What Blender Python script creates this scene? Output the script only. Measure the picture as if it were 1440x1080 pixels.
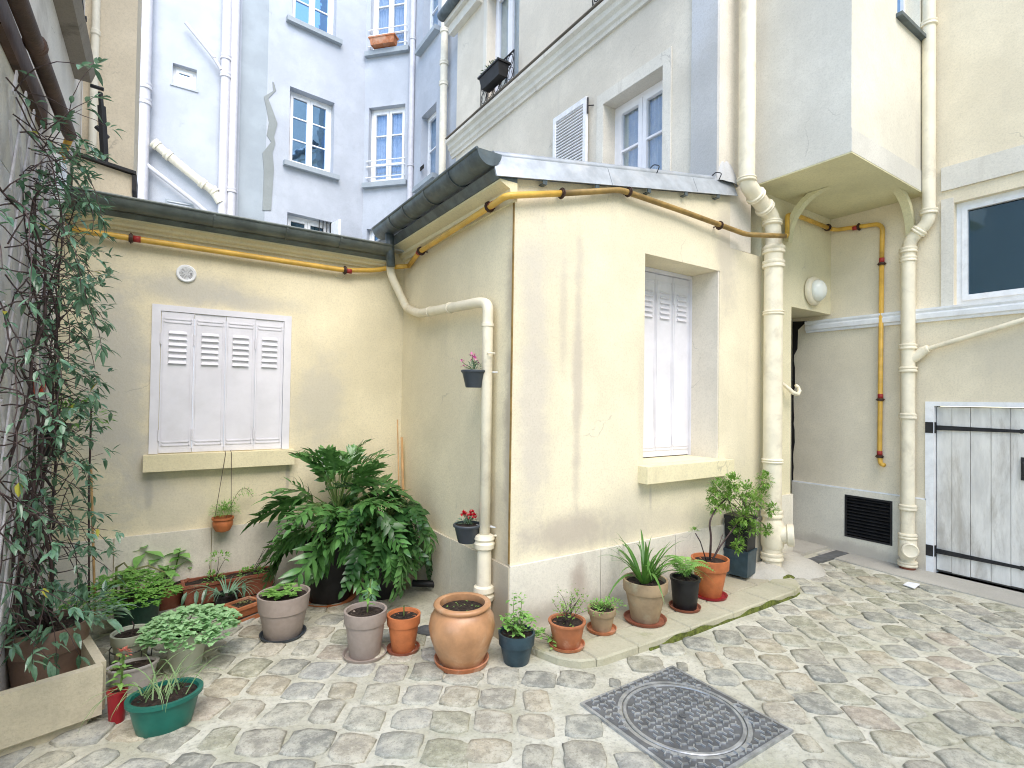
import bpy, bmesh, math, random
from mathutils import Vector, Matrix
from math import sin, cos, pi, radians, sqrt
S = bpy.context.scene
for o in list(bpy.data.objects): bpy.data.objects.remove(o)
# ------------------------------------------------------------------ camera
FPX, CX, CY, EYE = 740.4, 720.0, 547.45, 1.55
yaw, pitch, roll = radians(33.66), radians(.964), radians(.829)
Fv = Vector((sin(yaw)*cos(pitch), cos(yaw)*cos(pitch), sin(pitch)))
rv = Vector((cos(yaw), -sin(yaw), 0)); uv = rv.cross(Fv)
Rv = cos(roll)*rv + sin(roll)*uv; Uv = -sin(roll)*rv + cos(roll)*uv
CAMP = Vector((0, 0, EYE))
cd = bpy.data.cameras.new('camera'); cam = bpy.data.objects.new('camera', cd); S.collection.objects.link(cam)
m4 = Matrix((Rv, Uv, -Fv)).transposed().to_4x4(); m4.translation = CAMP; cam.matrix_world = m4
cd.sensor_width = 36; cd.lens = FPX/1440*36; cd.shift_y = 7.45/1440; cd.clip_start = .05; cd.clip_end = 500
S.camera = cam
# ------------------------------------------------------------------ light
w = bpy.data.worlds.new('World'); S.world = w; w.use_nodes = True
nt = w.node_tree; bg = nt.nodes['Background']; sky = nt.nodes.new('ShaderNodeTexSky'); sky.sky_type = 'NISHITA'
SUN_EL, SUN_AZ = radians(48), radians(190)      # azimuth clockwise from +Y
sky.sun_disc = False; sky.sun_elevation = SUN_EL; sky.sun_rotation = SUN_AZ
sky.air_density = 1.0; sky.dust_density = .6
nt.links.new(sky.outputs[0], bg.inputs[0]); bg.inputs[1].default_value = .15
sd = bpy.data.lights.new('sun', 'SUN'); sd.energy = 1.5; sd.angle = radians(52); sd.color = (1, .91, .80)
sun = bpy.data.objects.new('sun', sd); S.collection.objects.link(sun)
dirv = Vector((sin(SUN_AZ)*cos(SUN_EL), cos(SUN_AZ)*cos(SUN_EL), sin(SUN_EL)))
sun.rotation_euler = dirv.to_track_quat('Z', 'Y').to_euler()
vs = S.view_settings; vs.view_transform = 'Standard'; vs.look = 'None'; vs.gamma = 1; vs.use_curve_mapping = False
vs.exposure = 1.68
S.render.engine = 'CYCLES'; S.cycles.use_denoising = True; S.cycles.max_bounces = 8; S.cycles.diffuse_bounces = 5
S.cycles.transparent_max_bounces = 12; S.cycles.filter_width = 1.05
# ------------------------------------------------------------------ picking points on real planes
def ray(px, py): return Rv*((px-CX)/FPX) + Uv*(-(py-CY)/FPX) + Fv
def hit(px, py, ax, v):
    d = ray(px, py); return CAMP + d*((v-CAMP[ax])/d[ax])
def proj(p):
    q = Vector(p)-CAMP; z = q.dot(Fv)
    return (CX+FPX*q.dot(Rv)/z, CY-FPX*q.dot(Uv)/z, z)
rnd = random.Random(7)
U = rnd.uniform
# ------------------------------------------------------------------ materials
def new_mat(name):
    m = bpy.data.materials.new(name); m.use_nodes = True; t = m.node_tree
    return m, t, t.nodes['Principled BSDF']
def nd(t, typ, props=None, **ins):
    n = t.nodes.new(typ)
    for k, v in (props or {}).items(): setattr(n, k, v)
    for k, v in ins.items():
        k = int(k[1:]) if k[0] == 'i' and k[1:].isdigit() else k.replace('_', ' ')
        s = n.inputs[k]
        if hasattr(v, 'is_linked') or isinstance(v, bpy.types.NodeSocket): t.links.new(v, s)
        else: s.default_value = v
    return n
def mixc(t, fac, a, b, mode='MIX'):
    n = t.nodes.new('ShaderNodeMix'); n.data_type = 'RGBA'; n.blend_type = mode
    for s, v in ((n.inputs[0], fac), (n.inputs[6], a), (n.inputs[7], b)):
        if isinstance(v, bpy.types.NodeSocket): t.links.new(v, s)
        else: s.default_value = v if not isinstance(v, tuple) or len(v) == 4 else (*v, 1)
    return n.outputs[2]
def mth(t, op, a, b=0, c=None):
    n = t.nodes.new('ShaderNodeMath'); n.operation = op
    for i, v in enumerate((a, b, c)):
        if v is None: continue
        if isinstance(v, bpy.types.NodeSocket): t.links.new(v, n.inputs[i])
        else: n.inputs[i].default_value = v
    return n.outputs[0]
def rng(t, v, a, b, c=0, d=1):
    n = nd(t, 'ShaderNodeMapRange', {'interpolation_type': 'SMOOTHSTEP'}, i0=v, i1=a, i2=b, i3=c, i4=d); return n.outputs[0]
def noise(t, vec, scale, detail=4, rough=.55, dist=0):
    n = nd(t, 'ShaderNodeTexNoise', None, Vector=vec, Scale=scale, Detail=detail, Roughness=rough, Distortion=dist); return n.outputs[0]
def scaled(t, vec, sc):
    n = nd(t, 'ShaderNodeMapping', None, Vector=vec); n.inputs['Scale'].default_value = sc; return n.outputs[0]
def wpos(t): return t.nodes.new('ShaderNodeNewGeometry').outputs['Position']
def opos(t): return t.nodes.new('ShaderNodeTexCoord').outputs['Object']
def bump(t, b, h, strength=.3, dist=.01):
    n = nd(t, 'ShaderNodeBump', None, Height=h, Strength=strength, Distance=dist); t.links.new(n.outputs[0], b.inputs['Normal'])
def hexc(h, k=1.0):
    r = [int(h[i:i+2], 16)/255 for i in (0, 2, 4)]
    return tuple(k*(c/12.92 if c <= .04045 else ((c+.055)/1.055)**2.4) for c in r)
def mixv(t, p):   # position warped by noise, for wandering hairline cracks
    n = nd(t, 'ShaderNodeTexNoise', None, Vector=p, Scale=3.0, Detail=6)
    a = nd(t, 'ShaderNodeVectorMath', {'operation': 'MULTIPLY_ADD'}, i0=n.outputs[1], i1=(.5, .5, .5), i2=p); return a.outputs[0]
def plaster(name, base, dirt=(.33, .31, .28), stains=(), vary=.5, streak=.35, axis='x', rough=.92, grain=.35, dirt_amt=.25, worn=None):
    """painted render; stains are wear marks (u, z, ru, rz, amount) at fixed places on the wall"""
    m, t, b = new_mat(name); p = wpos(t)
    n1 = noise(t, p, 1.3, 6, .6); n2 = noise(t, p, 5, 5, .6); n3 = noise(t, scaled(t, p, (9, 9, .7)), 1, 4, .6)
    dark = tuple(c*.90 for c in base); lite = tuple(min(1, c*1.05+.01) for c in base)
    c = mixc(t, rng(t, n1, .35, .68), (*dark, 1), (*lite, 1))
    c = mixc(t, mth(t, 'MULTIPLY', rng(t, n2, .5, .75), vary*.5), c, (*[x*.85 for x in base], 1))
    c = mixc(t, mth(t, 'MULTIPLY', rng(t, n3, .55, .8), streak*.5), c, (*dirt, 1))
    c = mixc(t, mth(t, 'MULTIPLY', rng(t, noise(t, p, 2.2, 9, .68, .4), .56, .78), dirt_amt), c, (*dirt, 1))
    vo = nd(t, 'ShaderNodeTexVoronoi', {'feature': 'DISTANCE_TO_EDGE'}, Vector=mixv(t, p), Scale=1.1)
    ck = mth(t, 'MULTIPLY', rng(t, vo.outputs[0], .006, .0015), rng(t, noise(t, p, 1.7, 3), .60, .67))
    if stains:
        sx = nd(t, 'ShaderNodeSeparateXYZ', None, Vector=p)
        u = sx.outputs[0 if axis == 'x' else 1]; z = sx.outputs[2]
        nz = noise(t, p, 3.5, 8, .7, .3)
        for s in stains:
            cu, cz, ru, rz, amt = s[:5]; col = s[5] if len(s) > 5 else dirt
            a = mth(t, 'DIVIDE', mth(t, 'SUBTRACT', u, cu), ru); e = mth(t, 'DIVIDE', mth(t, 'SUBTRACT', z, cz), rz)
            d = mth(t, 'SQRT', mth(t, 'ADD', mth(t, 'MULTIPLY', a, a), mth(t, 'MULTIPLY', e, e)))
            d = mth(t, 'ADD', d, mth(t, 'MULTIPLY', mth(t, 'SUBTRACT', nz, .5), 1.6))
            c = mixc(t, mth(t, 'MULTIPLY', rng(t, d, 1.15, .25), amt), c, (*col, 1))
    c = mixc(t, mth(t, 'MULTIPLY', ck, .30), c, (*[x*.35 for x in dirt], 1))
    t.links.new(c, b.inputs['Base Color']); b.inputs['Roughness'].default_value = rough
    b.inputs['Specular IOR Level'].default_value = .25
    h = mth(t, 'ADD', mth(t, 'MULTIPLY', noise(t, p, 9, 4), .8), mth(t, 'MULTIPLY', noise(t, p, 120, 3), .25))
    h = mth(t, 'ADD', h, mth(t, 'MULTIPLY', noise(t, p, 35, 4), .35))
    c = mixc(t, mth(t, 'MULTIPLY', rng(t, noise(t, p, 70, 5, .75), .42, .7), .34), c, (*[x*.58 for x in base], 1)); t.links.new(c, b.inputs['Base Color'])
    bump(t, b, h, grain, .012); return m
def plain(name, base, rough=.5, metal=0, var=.12, scale=12, bmp=.08, dirt=None, dirt_amt=.0, spec=.4, local=True, st=None):
    m, t, b = new_mat(name); p = opos(t) if local else wpos(t)
    if st: p = scaled(t, p, st)
    n1 = noise(t, p, scale, 5, .6); n2 = noise(t, p, scale*3.7, 5, .65)
    c = mixc(t, rng(t, n1, .3, .7), (*[x*(1-var) for x in base], 1), (*[min(1, x*(1+var)) for x in base], 1))
    if dirt: c = mixc(t, mth(t, 'MULTIPLY', rng(t, noise(t, p, scale*.6, 8, .7, .3), .48, .7), dirt_amt), c, (*dirt, 1))
    t.links.new(c, b.inputs['Base Color']); b.inputs['Roughness'].default_value = rough; b.inputs['Metallic'].default_value = metal
    b.inputs['Specular IOR Level'].default_value = spec
    if bmp: bump(t, b, n2, bmp, .01)
    return m
def leafmat(name, c1, c2, rough=.38, sc=9, spec=.4, trans=.25):
    m, t, b = new_mat(name); p = wpos(t)
    info = t.nodes.new('ShaderNodeObjectInfo').outputs['Random']; isl = t.nodes.new('ShaderNodeNewGeometry').outputs['Random Per Island']
    f = mth(t, 'ADD', mth(t, 'MULTIPLY', rng(t, noise(t, p, sc, 3), .32, .68), .45), mth(t, 'ADD', mth(t, 'MULTIPLY', info, .2), mth(t, 'MULTIPLY', isl, .4)))
    c = mixc(t, f, (*c1, 1), (*c2, 1))
    t.links.new(c, b.inputs['Base Color']); b.inputs['Roughness'].default_value = rough; b.inputs['Specular IOR Level'].default_value = spec
    tr = nd(t, 'ShaderNodeBsdfTranslucent', None, Color=c); mx = nd(t, 'ShaderNodeMixShader', None, Fac=trans)
    t.links.new(b.outputs[0], mx.inputs[1]); t.links.new(tr.outputs[0], mx.inputs[2])
    t.links.new(mx.outputs[0], t.nodes['Material Output'].inputs[0]); return m
def glassmat(name, base, refl, clear=0., rough=.02):
    m, t, b = new_mat(name); p = wpos(t)
    b.inputs['Base Color'].default_value = (*base, 1); b.inputs['Roughness'].default_value = .12
    g = nd(t, 'ShaderNodeBsdfGlossy', None, Color=(.36, .62, .98, 1), Roughness=rough)  # gloss tint paints the reflected sky bluer in every pane
    bn = nd(t, 'ShaderNodeBump', None, Height=noise(t, p, 3.5, 2), Strength=.12, Distance=.02); t.links.new(bn.outputs[0], g.inputs['Normal'])
    tr = nd(t, 'ShaderNodeBsdfTransparent', None, Color=(1, 1, 1, 1))
    m1 = nd(t, 'ShaderNodeMixShader', None, Fac=clear); t.links.new(b.outputs[0], m1.inputs[1]); t.links.new(tr.outputs[0], m1.inputs[2])
    m2 = nd(t, 'ShaderNodeMixShader', None, Fac=refl); t.links.new(m1.outputs[0], m2.inputs[1]); t.links.new(g.outputs[0], m2.inputs[2])
    t.links.new(m2.outputs[0], t.nodes['Material Output'].inputs[0]); return m
CREAM = (.80, .715, .50); GREY = (.44, .43, .42)
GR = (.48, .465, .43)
M = {}
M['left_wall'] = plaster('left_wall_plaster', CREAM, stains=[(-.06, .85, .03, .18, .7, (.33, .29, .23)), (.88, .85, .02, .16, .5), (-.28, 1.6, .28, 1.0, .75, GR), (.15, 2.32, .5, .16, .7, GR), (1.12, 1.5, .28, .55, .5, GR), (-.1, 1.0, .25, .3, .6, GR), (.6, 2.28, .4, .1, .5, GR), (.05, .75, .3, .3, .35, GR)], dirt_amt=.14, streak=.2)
M['block_wall'] = plaster('corner_wall_plaster', (.80, .72, .525), dirt=(.46, .41, .37), stains=[(2.03, 1.6, .16, 1.4, .55, (.55, .50, .46)), (2.40, 1.75, .055, 1.2, .6, (.46, .40, .35)), (2.27, 2.2, .05, .5, .4, (.46, .40, .35)), (3.15, .8, .02, .13, .5), (3.9, .78, .025, .15, .5), (3.05, 1.5, .05, .8, .3, (.55, .48, .38)), (2.35, .64, .55, .2, .7, (.42, .36, .31)), (2.9, .7, .35, .3, .35, (.52, .47, .40)), (3.2, .62, .6, .14, .4, (.50, .44, .36)), (4.1, 2.9, .2, .7, .5, (.34, .31, .28)), (2.1, 2.5, .5, .25, .25, (.55, .52, .48))], dirt_amt=.16, streak=.35)
M['block_side'] = plaster('side_wall_plaster', (.81, .725, .515), axis='y', stains=[(2.79, 1.4, .10, 1.8, .75, (.36, .30, .24)), (2.95, .6, .25, .5, .5, (.45, .38, .28))], dirt_amt=.1, streak=.2)
M['plinth'] = plaster('plinth_stone', (.76, .71, .60), dirt=(.40, .35, .29), stains=[(2.42, .3, .10, .25, .85, (.42, .34, .28)), (2.2, .12, .6, .12, .8, (.40, .36, .30)), (3.1, .1, 1.2, .07, .55, (.42, .38, .30)), (.2, .42, .5, .12, .2)], streak=.5, dirt_amt=.3)
M['plinth_side'] = plaster('corner_plinth_stone', (.66, .60, .46), axis='y', dirt=(.36, .31, .24), stains=[(2.85, .25, .3, .4, .7, (.38, .32, .24))], dirt_amt=.35, streak=.5)
M['right_wall'] = plaster('right_wall_plaster', (.80, .715, .54), axis='y', dirt=(.48, .44, .37), stains=[(1.2, 2.0, .5, .3, .3), (2.7, 1.3, .4, .8, .22), (2.6, 2.8, .5, .5, .3, (.5, .47, .36)), (1.7, .35, .6, .2, .35)], dirt_amt=.22, streak=.2)
M['right_plinth'] = plaster('right_plinth_paint', (.76, .72, .60), axis='y', dirt=(.42, .37, .31), stains=[(2.6, .05, 1.0, .10, .6), (1.95, .2, .2, .3, .4)], dirt_amt=.25)
M['facade'] = plaster('facade_plaster', (.70, .65, .55), axis='y', dirt=(.44, .42, .38), stains=[(4.7, 4.3, .6, .5, .22), (3.7, 5.3, .6, .4, .2)], dirt_amt=.22, streak=.4)
M['facade_trim'] = plaster('facade_trim_plaster', (.72, .69, .61), axis='y', dirt=(.36, .31, .26), dirt_amt=.45, streak=.8)
M['facade_grey'] = plaster('facade_grey_patch', (.50, .50, .49), axis='y', dirt=(.38, .37, .35), stains=[(3.0, 5.1, .3, .6, .5, (.60, .63, .68))], dirt_amt=.5)
M['bay'] = plaster('bay_plaster', (.76, .72, .60), axis='x', dirt=(.50, .47, .42), stains=[(5.75, 3.8, .08, .5, .5)], dirt_amt=.2, streak=.25)
M['bay_side'] = plaster('bay_side_plaster', (.68, .66, .59), axis='y', dirt=(.46, .44, .40), dirt_amt=.3, streak=.3)
M['soffit'] = plaster('bay_soffit_paint', (.70, .66, .42), dirt=(.5, .47, .36), dirt_amt=.15)
M['lintel'] = plaster('lintel_wall_plaster', (.78, .72, .50), dirt_amt=.06, streak=.1)
M['blue'] = plaster('pale_blue_plaster', (.455, .49, .545), dirt=(.42, .47, .53), dirt_amt=.35, vary=.9, streak=.4)
M['blue_grey'] = plaster('blue_wall_grey', (.345, .39, .425), dirt=(.26, .29, .31), dirt_amt=.5, vary=.9, streak=.6)
M['blue_crack'] = plaster('cement_crack_filler', (.27, .295, .29), dirt=(.18, .19, .19), dirt_amt=.5)
M['left_bldg'] = plaster('left_building_plaster', (.74, .71, .66), axis='y', dirt=(.38, .35, .31), stains=[(4.0, 3.3, .3, .5, .7, (.33, .29, .24)), (4.6, 4.2, .25, .5, .45, (.3, .28, .25))], dirt_amt=.4, streak=.6)
M['left_low'] = plaster('left_building_lower_paint', (.82, .80, .80), axis='y', dirt=(.40, .38, .36), dirt_amt=.3, streak=.5)
M['annex_beige'] = plaster('beige_return_plaster', (.66, .58, .44), dirt=(.44, .38, .30), dirt_amt=.2)
M['sill_dirty'] = plaster('grimy_stone', (.26, .23, .19), axis='y', dirt=(.08, .07, .055), dirt_amt=.8)
M['sill_cream'] = plaster('sill_paint', (.78, .70, .46), dirt=(.4, .37, .28), dirt_amt=.12, grain=.2)
M['white'] = plain('white_lacquer', (.80, .80, .83), .45, var=.03, bmp=.02)
M['white_old'] = plain('white_window_paint', (.80, .81, .82), .5, var=.06, bmp=.04, dirt=(.45, .42, .38), dirt_amt=.25)
M['shutter'] = plain('shutter_white_steel_paint', (.74, .73, .77), .5, var=.05, scale=5, bmp=.05, dirt=(.52, .50, .49), dirt_amt=.18)
M['door'] = plain('cellar_door_white_boards', (.70, .68, .63), .75, var=.15, scale=9, bmp=.35, dirt=(.32, .28, .22), dirt_amt=.6, local=False, st=(1, 1, .22))
M['door_gap'] = plain('cellar_door_backing', (.12, .11, .10), .9)
M['iron'] = plain('black_iron', (.015, .015, .017), .55, var=.4, bmp=.2)
M['zinc'] = plain('zinc_sheet', (.40, .43, .46), .42, .5, var=.16, scale=7, bmp=.08, dirt=(.62, .60, .58), dirt_amt=.4)
M['zinc_dark'] = plain('dark_weathered_zinc', (.095, .12, .13), .45, .3, var=.3, scale=9, bmp=.12, dirt=(.15, .15, .12), dirt_amt=.5)
M['zinc_green'] = plain('greenish_gutter_zinc', (.13, .15, .14), .45, .3, var=.25, scale=6, bmp=.1, dirt=(.20, .20, .16), dirt_amt=.6)
M['pipe_cream'] = plain('cream_pipe_paint', (.80, .73, .56), .42, var=.07, scale=7, bmp=.16, dirt=(.42, .36, .26), dirt_amt=.42, local=False)
M['pipe_white'] = plain('pale_pipe_paint', (.56, .56, .60), .5, var=.06, bmp=.05, dirt=(.4, .4, .42), dirt_amt=.3, local=False)
M['pipe_beige'] = plain('beige_pipe_paint', (.74, .70, .58), .5, var=.06, bmp=.05, dirt=(.4, .36, .3), dirt_amt=.3, local=False)
M['gas'] = plain('ochre_gas_pipe_paint', (.66, .40, .07), .42, var=.15, scale=8, bmp=.1, dirt=(.22, .13, .05), dirt_amt=.35, local=False)
M['gas_old'] = plain('grimy_gas_pipe', (.27, .17, .05), .5, var=.3, scale=9, bmp=.15, dirt=(.45, .30, .08), dirt_amt=.5, local=False)
M['rust'] = plain('rusty_brown_pipe', (.055, .028, .018), .6, var=.3, scale=8, bmp=.3, dirt=(.16, .08, .05), dirt_amt=.5, local=False)
M['red'] = plain('red_band_paint', (.33, .03, .025), .5, var=.2)
M['glass_sky'] = glassmat('window_glass', (.02, .035, .055), .62)
M['glass_curtain'] = glassmat('curtained_glass', (.10, .14, .16), .10, .93)
M['glass_dark'] = glassmat('dark_glass', (.012, .035, .045), .10, 0, .06)
M['curtain'] = plain('net_curtain', (.64, .63, .54), .9, var=.08)
M['curtain_blue'] = plain('blue_curtain', (.42, .52, .63), .9, var=.1)
M['dark'] = plain('painted_dark', (.012, .010, .009), .9)  # near-black paint for the unlit depth behind windows, holes and the passage
M['terra'] = plain('terracotta', (.42, .15, .062), .75, var=.18, scale=9, bmp=.12, dirt=(.55, .40, .30), dirt_amt=.6)
M['terra_or'] = plain('bright_terracotta', (.50, .16, .055), .6, var=.16, bmp=.08, dirt=(.30, .10, .05), dirt_amt=.5)
M['terra_dk'] = plain('dark_terracotta', (.24, .075, .04), .6, var=.15, bmp=.06, dirt=(.35, .2, .13), dirt_amt=.3)
M['jar'] = plain('glazed_sandy_terracotta', (.46, .24, .115), .34, var=.22, scale=6, bmp=.12, dirt=(.66, .47, .32), dirt_amt=.7, spec=.5)
M['clay_moss'] = plain('mossy_old_clay', (.36, .26, .155), .85, var=.2, scale=8, bmp=.25, dirt=(.40, .38, .26), dirt_amt=.9)
M['taupe'] = plain('taupe_plastic', (.325, .265, .225), .6, var=.06, scale=30, bmp=.1, dirt=(.40, .34, .30), dirt_amt=.2)
M['brown_pot'] = plain('brown_plastic', (.235, .155, .115), .6, var=.08, scale=25, bmp=.12)
M['sage'] = plain('sage_green_plastic', (.46, .48, .37), .55, var=.06, bmp=.04, dirt=(.6, .6, .52), dirt_amt=.2)
M['anthra'] = plain('anthracite_plastic', (.045, .055, .065), .5, var=.12, bmp=.05)
M['black_pot'] = plain('black_plastic', (.012, .012, .013), .5, var=.3, bmp=.05)
M['blue_pot'] = plain('dark_blue_green_plastic', (.028, .055, .07), .42, var=.2, bmp=.04, dirt=(.12, .14, .14), dirt_amt=.3)
M['green_pot'] = plain('green_plastic', (.012, .125, .092), .32, var=.12, bmp=.03)
M['green_dk'] = plain('dark_green_plastic', (.02, .07, .05), .45, var=.2)
M['red_pot'] = plain('crimson_plastic', (.28, .012, .02), .35, var=.1, bmp=.02)
M['grey_tray'] = plain('grey_planter', (.42, .39, .36), .7, var=.12, dirt=(.25, .22, .2), dirt_amt=.5)
M['soil'] = plain('potting_soil', (.030, .019, .013), .95, var=.6, scale=60, bmp=1.0, dirt=(.16, .12, .09), dirt_amt=.35)
M['trough'] = plaster('sandstone_trough', (.58, .52, .38), dirt=(.34, .31, .23), dirt_amt=.5, grain=.6, rough=.95)
M['pave'] = plaster('pavement_stone', (.47, .43, .32), dirt=(.24, .23, .13), dirt_amt=.8, streak=0, grain=.6, stains=())
M['kerb'] = plaster('kerb_stone', (.50, .47, .34), dirt=(.22, .24, .09), dirt_amt=.8, streak=0, grain=.7)
M['moss'] = plain('moss', (.10, .12, .02), .95, var=.5, scale=30, bmp=.6, dirt=(.2, .19, .05), dirt_amt=.5)
M['cement'] = plaster('rough_cement', (.50, .475, .41), dirt=(.30, .27, .22), dirt_amt=.75, streak=0, grain=1.0)
M['cast'] = plain('cast_iron_cover', (.40, .41, .41), .42, .5, var=.3, scale=14, bmp=.15, dirt=(.50, .48, .42), dirt_amt=.6)
M['cast_dk'] = plain('cast_iron_recess', (.15, .155, .16), .5, .4, var=.25, scale=14, bmp=.1, dirt=(.16, .15, .13), dirt_amt=.4)
M['lattice'] = plain('weathered_lattice_wood', (.60, .57, .58), .8, var=.15, dirt=(.2, .17, .16), dirt_amt=.5)
M['stem'] = plain('woody_stem', (.065, .042, .040), .8, var=.4, scale=20, bmp=.2)
M['stem_g'] = plain('green_stem', (.10, .16, .04), .6, var=.3)
M['bamboo'] = plain('bamboo_cane', (.50, .30, .13), .55, var=.2)
M['wire'] = plain('wire', (.10, .10, .09), .5, .5)
M['jas'] = leafmat('jasmine_leaf', (.022, .085, .038), (.26, .44, .28), .24, 14, .7)
M['jas_y'] = leafmat('yellow_leaf', (.35, .33, .04), (.45, .42, .06))
M['phil'] = leafmat('tree_philodendron_leaf', (.014, .07, .010), (.16, .36, .10), .26, 12, .7)
M['phil_dk'] = leafmat('dark_fern_leaf', (.010, .045, .012), (.07, .18, .045), .35, 6, .5)
M['bright'] = leafmat('bright_green_leaf', (.10, .28, .04), (.32, .56, .14), .5, 10)
M['sedum'] = leafmat('pale_sedum_leaf', (.20, .42, .16), (.48, .70, .38), .5, 10, .3)
M['lush'] = leafmat('lush_green_leaf', (.07, .25, .03), (.32, .58, .13), .45, 12)
M['hyd'] = leafmat('hydrangea_leaf', (.13, .36, .07), (.33, .58, .17), .45, 9)
M['lily'] = leafmat('strap_leaf', (.035, .12, .02), (.14, .30, .055), .35, 8)
M['fern'] = leafmat('fern_leaf', (.16, .36, .07), (.34, .58, .16), .5, 8)
M['azal'] = leafmat('azalea_leaf', (.07, .19, .02), (.28, .46, .09), .4, 14)
M['grass'] = leafmat('grass_blade', (.10, .20, .07), (.32, .44, .20), .5, 8)
M['dry'] = leafmat('dry_leaf', (.12, .14, .05), (.30, .30, .12), .6, 8)
M['fl_pink'] = plain('pink_petal', (.70, .16, .42), .5); M['fl_red'] = plain('red_petal', (.50, .004, .02), .45)
M['fl_white'] = plain('white_petal', (.8, .78, .75), .5); M['fl_rust'] = plain('rusty_red_petal', (.42, .12, .08), .6)
M['lamp'] = plain('milky_lamp_glass', (.80, .82, .76), .18, var=.02, bmp=0)
M['paper'] = plain('white_paper', (.85, .86, .88), .6)
M['orange'] = plain('orange_red_plastic', (.62, .07, .03), .5)
# cobbles: one colour per stone
def cobble_mat(name, per_object):
    m, t, b = new_mat(name); p = wpos(t)
    r = t.nodes.new('ShaderNodeObjectInfo').outputs['Random'] if per_object else t.nodes.new('ShaderNodeNewGeometry').outputs['Random Per Island']
    cr = t.nodes.new('ShaderNodeValToRGB'); cr.color_ramp.interpolation = 'CONSTANT'; t.links.new(r, cr.inputs[0])
    cols = [(.33, .31, .27), (.42, .37, .28), (.39, .39, .38), (.27, .27, .24), (.44, .36, .30), (.36, .35, .26), (.44, .43, .38), (.38, .39, .40), (.48, .41, .31), (.22, .23, .22), (.46, .44, .37), (.35, .33, .31), (.30, .30, .21), (.45, .40, .33), (.34, .35, .33)]
    e = cr.color_ramp.elements
    while len(e) < len(cols): e.new(.5)
    for i, c in enumerate(cols): e[i].position = i/len(cols); k_ = .58; e[i].color = (*[k_*v+(1-k_)*w_ for v, w_ in zip((c[0]*1.01, c[1]*1.02, c[2]*.95), (.44, .42, .355))], 1)
    c = mixc(t, .85, cr.outputs[0], mixc(t, rng(t, noise(t, p, 14, 8, .7), .35, .65), (.72, .72, .70, 1), (1.25, 1.22, 1.16, 1)), 'MULTIPLY')
    c = mixc(t, mth(t, 'MULTIPLY', rng(t, noise(t, p, 7, 9, .75), .46, .62), .62), c, (.56, .54, .44, 1))
    c = mixc(t, mth(t, 'MULTIPLY', rng(t, noise(t, p, 1.5, 5, .6), .52, .75), .3), c, (.25, .26, .12, 1))
    c = mixc(t, mth(t, 'MULTIPLY', rng(t, noise(t, p, 85, 4, .8), .50, .68), .5), c, (.14, .13, .11, 1))
    c = mixc(t, mth(t, 'MULTIPLY', rng(t, noise(t, p, 60, 4, .8), .56, .70), .4), c, (.62, .60, .54, 1))
    t.links.new(c, b.inputs['Base Color']); b.inputs['Roughness'].default_value = .78; b.inputs['Specular IOR Level'].default_value = .3
    h = mth(t, 'ADD', noise(t, p, 28, 6, .65), mth(t, 'MULTIPLY', noise(t, p, 110, 4, .7), .4)); bump(t, b, h, .7, .012); return m
M['cobble'] = cobble_mat('cobble_sandstone', True); M['cobble_far'] = cobble_mat('cobble_sandstone_far', False)
def mortar():
    m, t, b = new_mat('sandy_mortar'); p = wpos(t)
    c = mixc(t, rng(t, noise(t, p, 3, 8, .65), .35, .65), (.50, .48, .37, 1), (.70, .675, .56, 1))
    c = mixc(t, mth(t, 'MULTIPLY', rng(t, noise(t, p, 1.1, 6, .6), .5, .72), .5), c, (.36, .37, .22, 1))
    c = mixc(t, mth(t, 'MULTIPLY', rng(t, noise(t, p, 40, 6, .7), .48, .70), .6), c, (.30, .28, .22, 1))
    c = mixc(t, mth(t, 'MULTIPLY', rng(t, noise(t, p, 9, 8, .72), .52, .68), .4), c, (.38, .36, .28, 1))
    t.links.new(c, b.inputs['Base Color']); b.inputs['Roughness'].default_value = .95; b.inputs['Specular IOR Level'].default_value = .15
    h = mth(t, 'ADD', noise(t, p, 18, 6, .7), mth(t, 'MULTIPLY', noise(t, p, 150, 3, .7), .4)); bump(t, b, h, .9, .015); return m
M['mortar'] = mortar()
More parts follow.
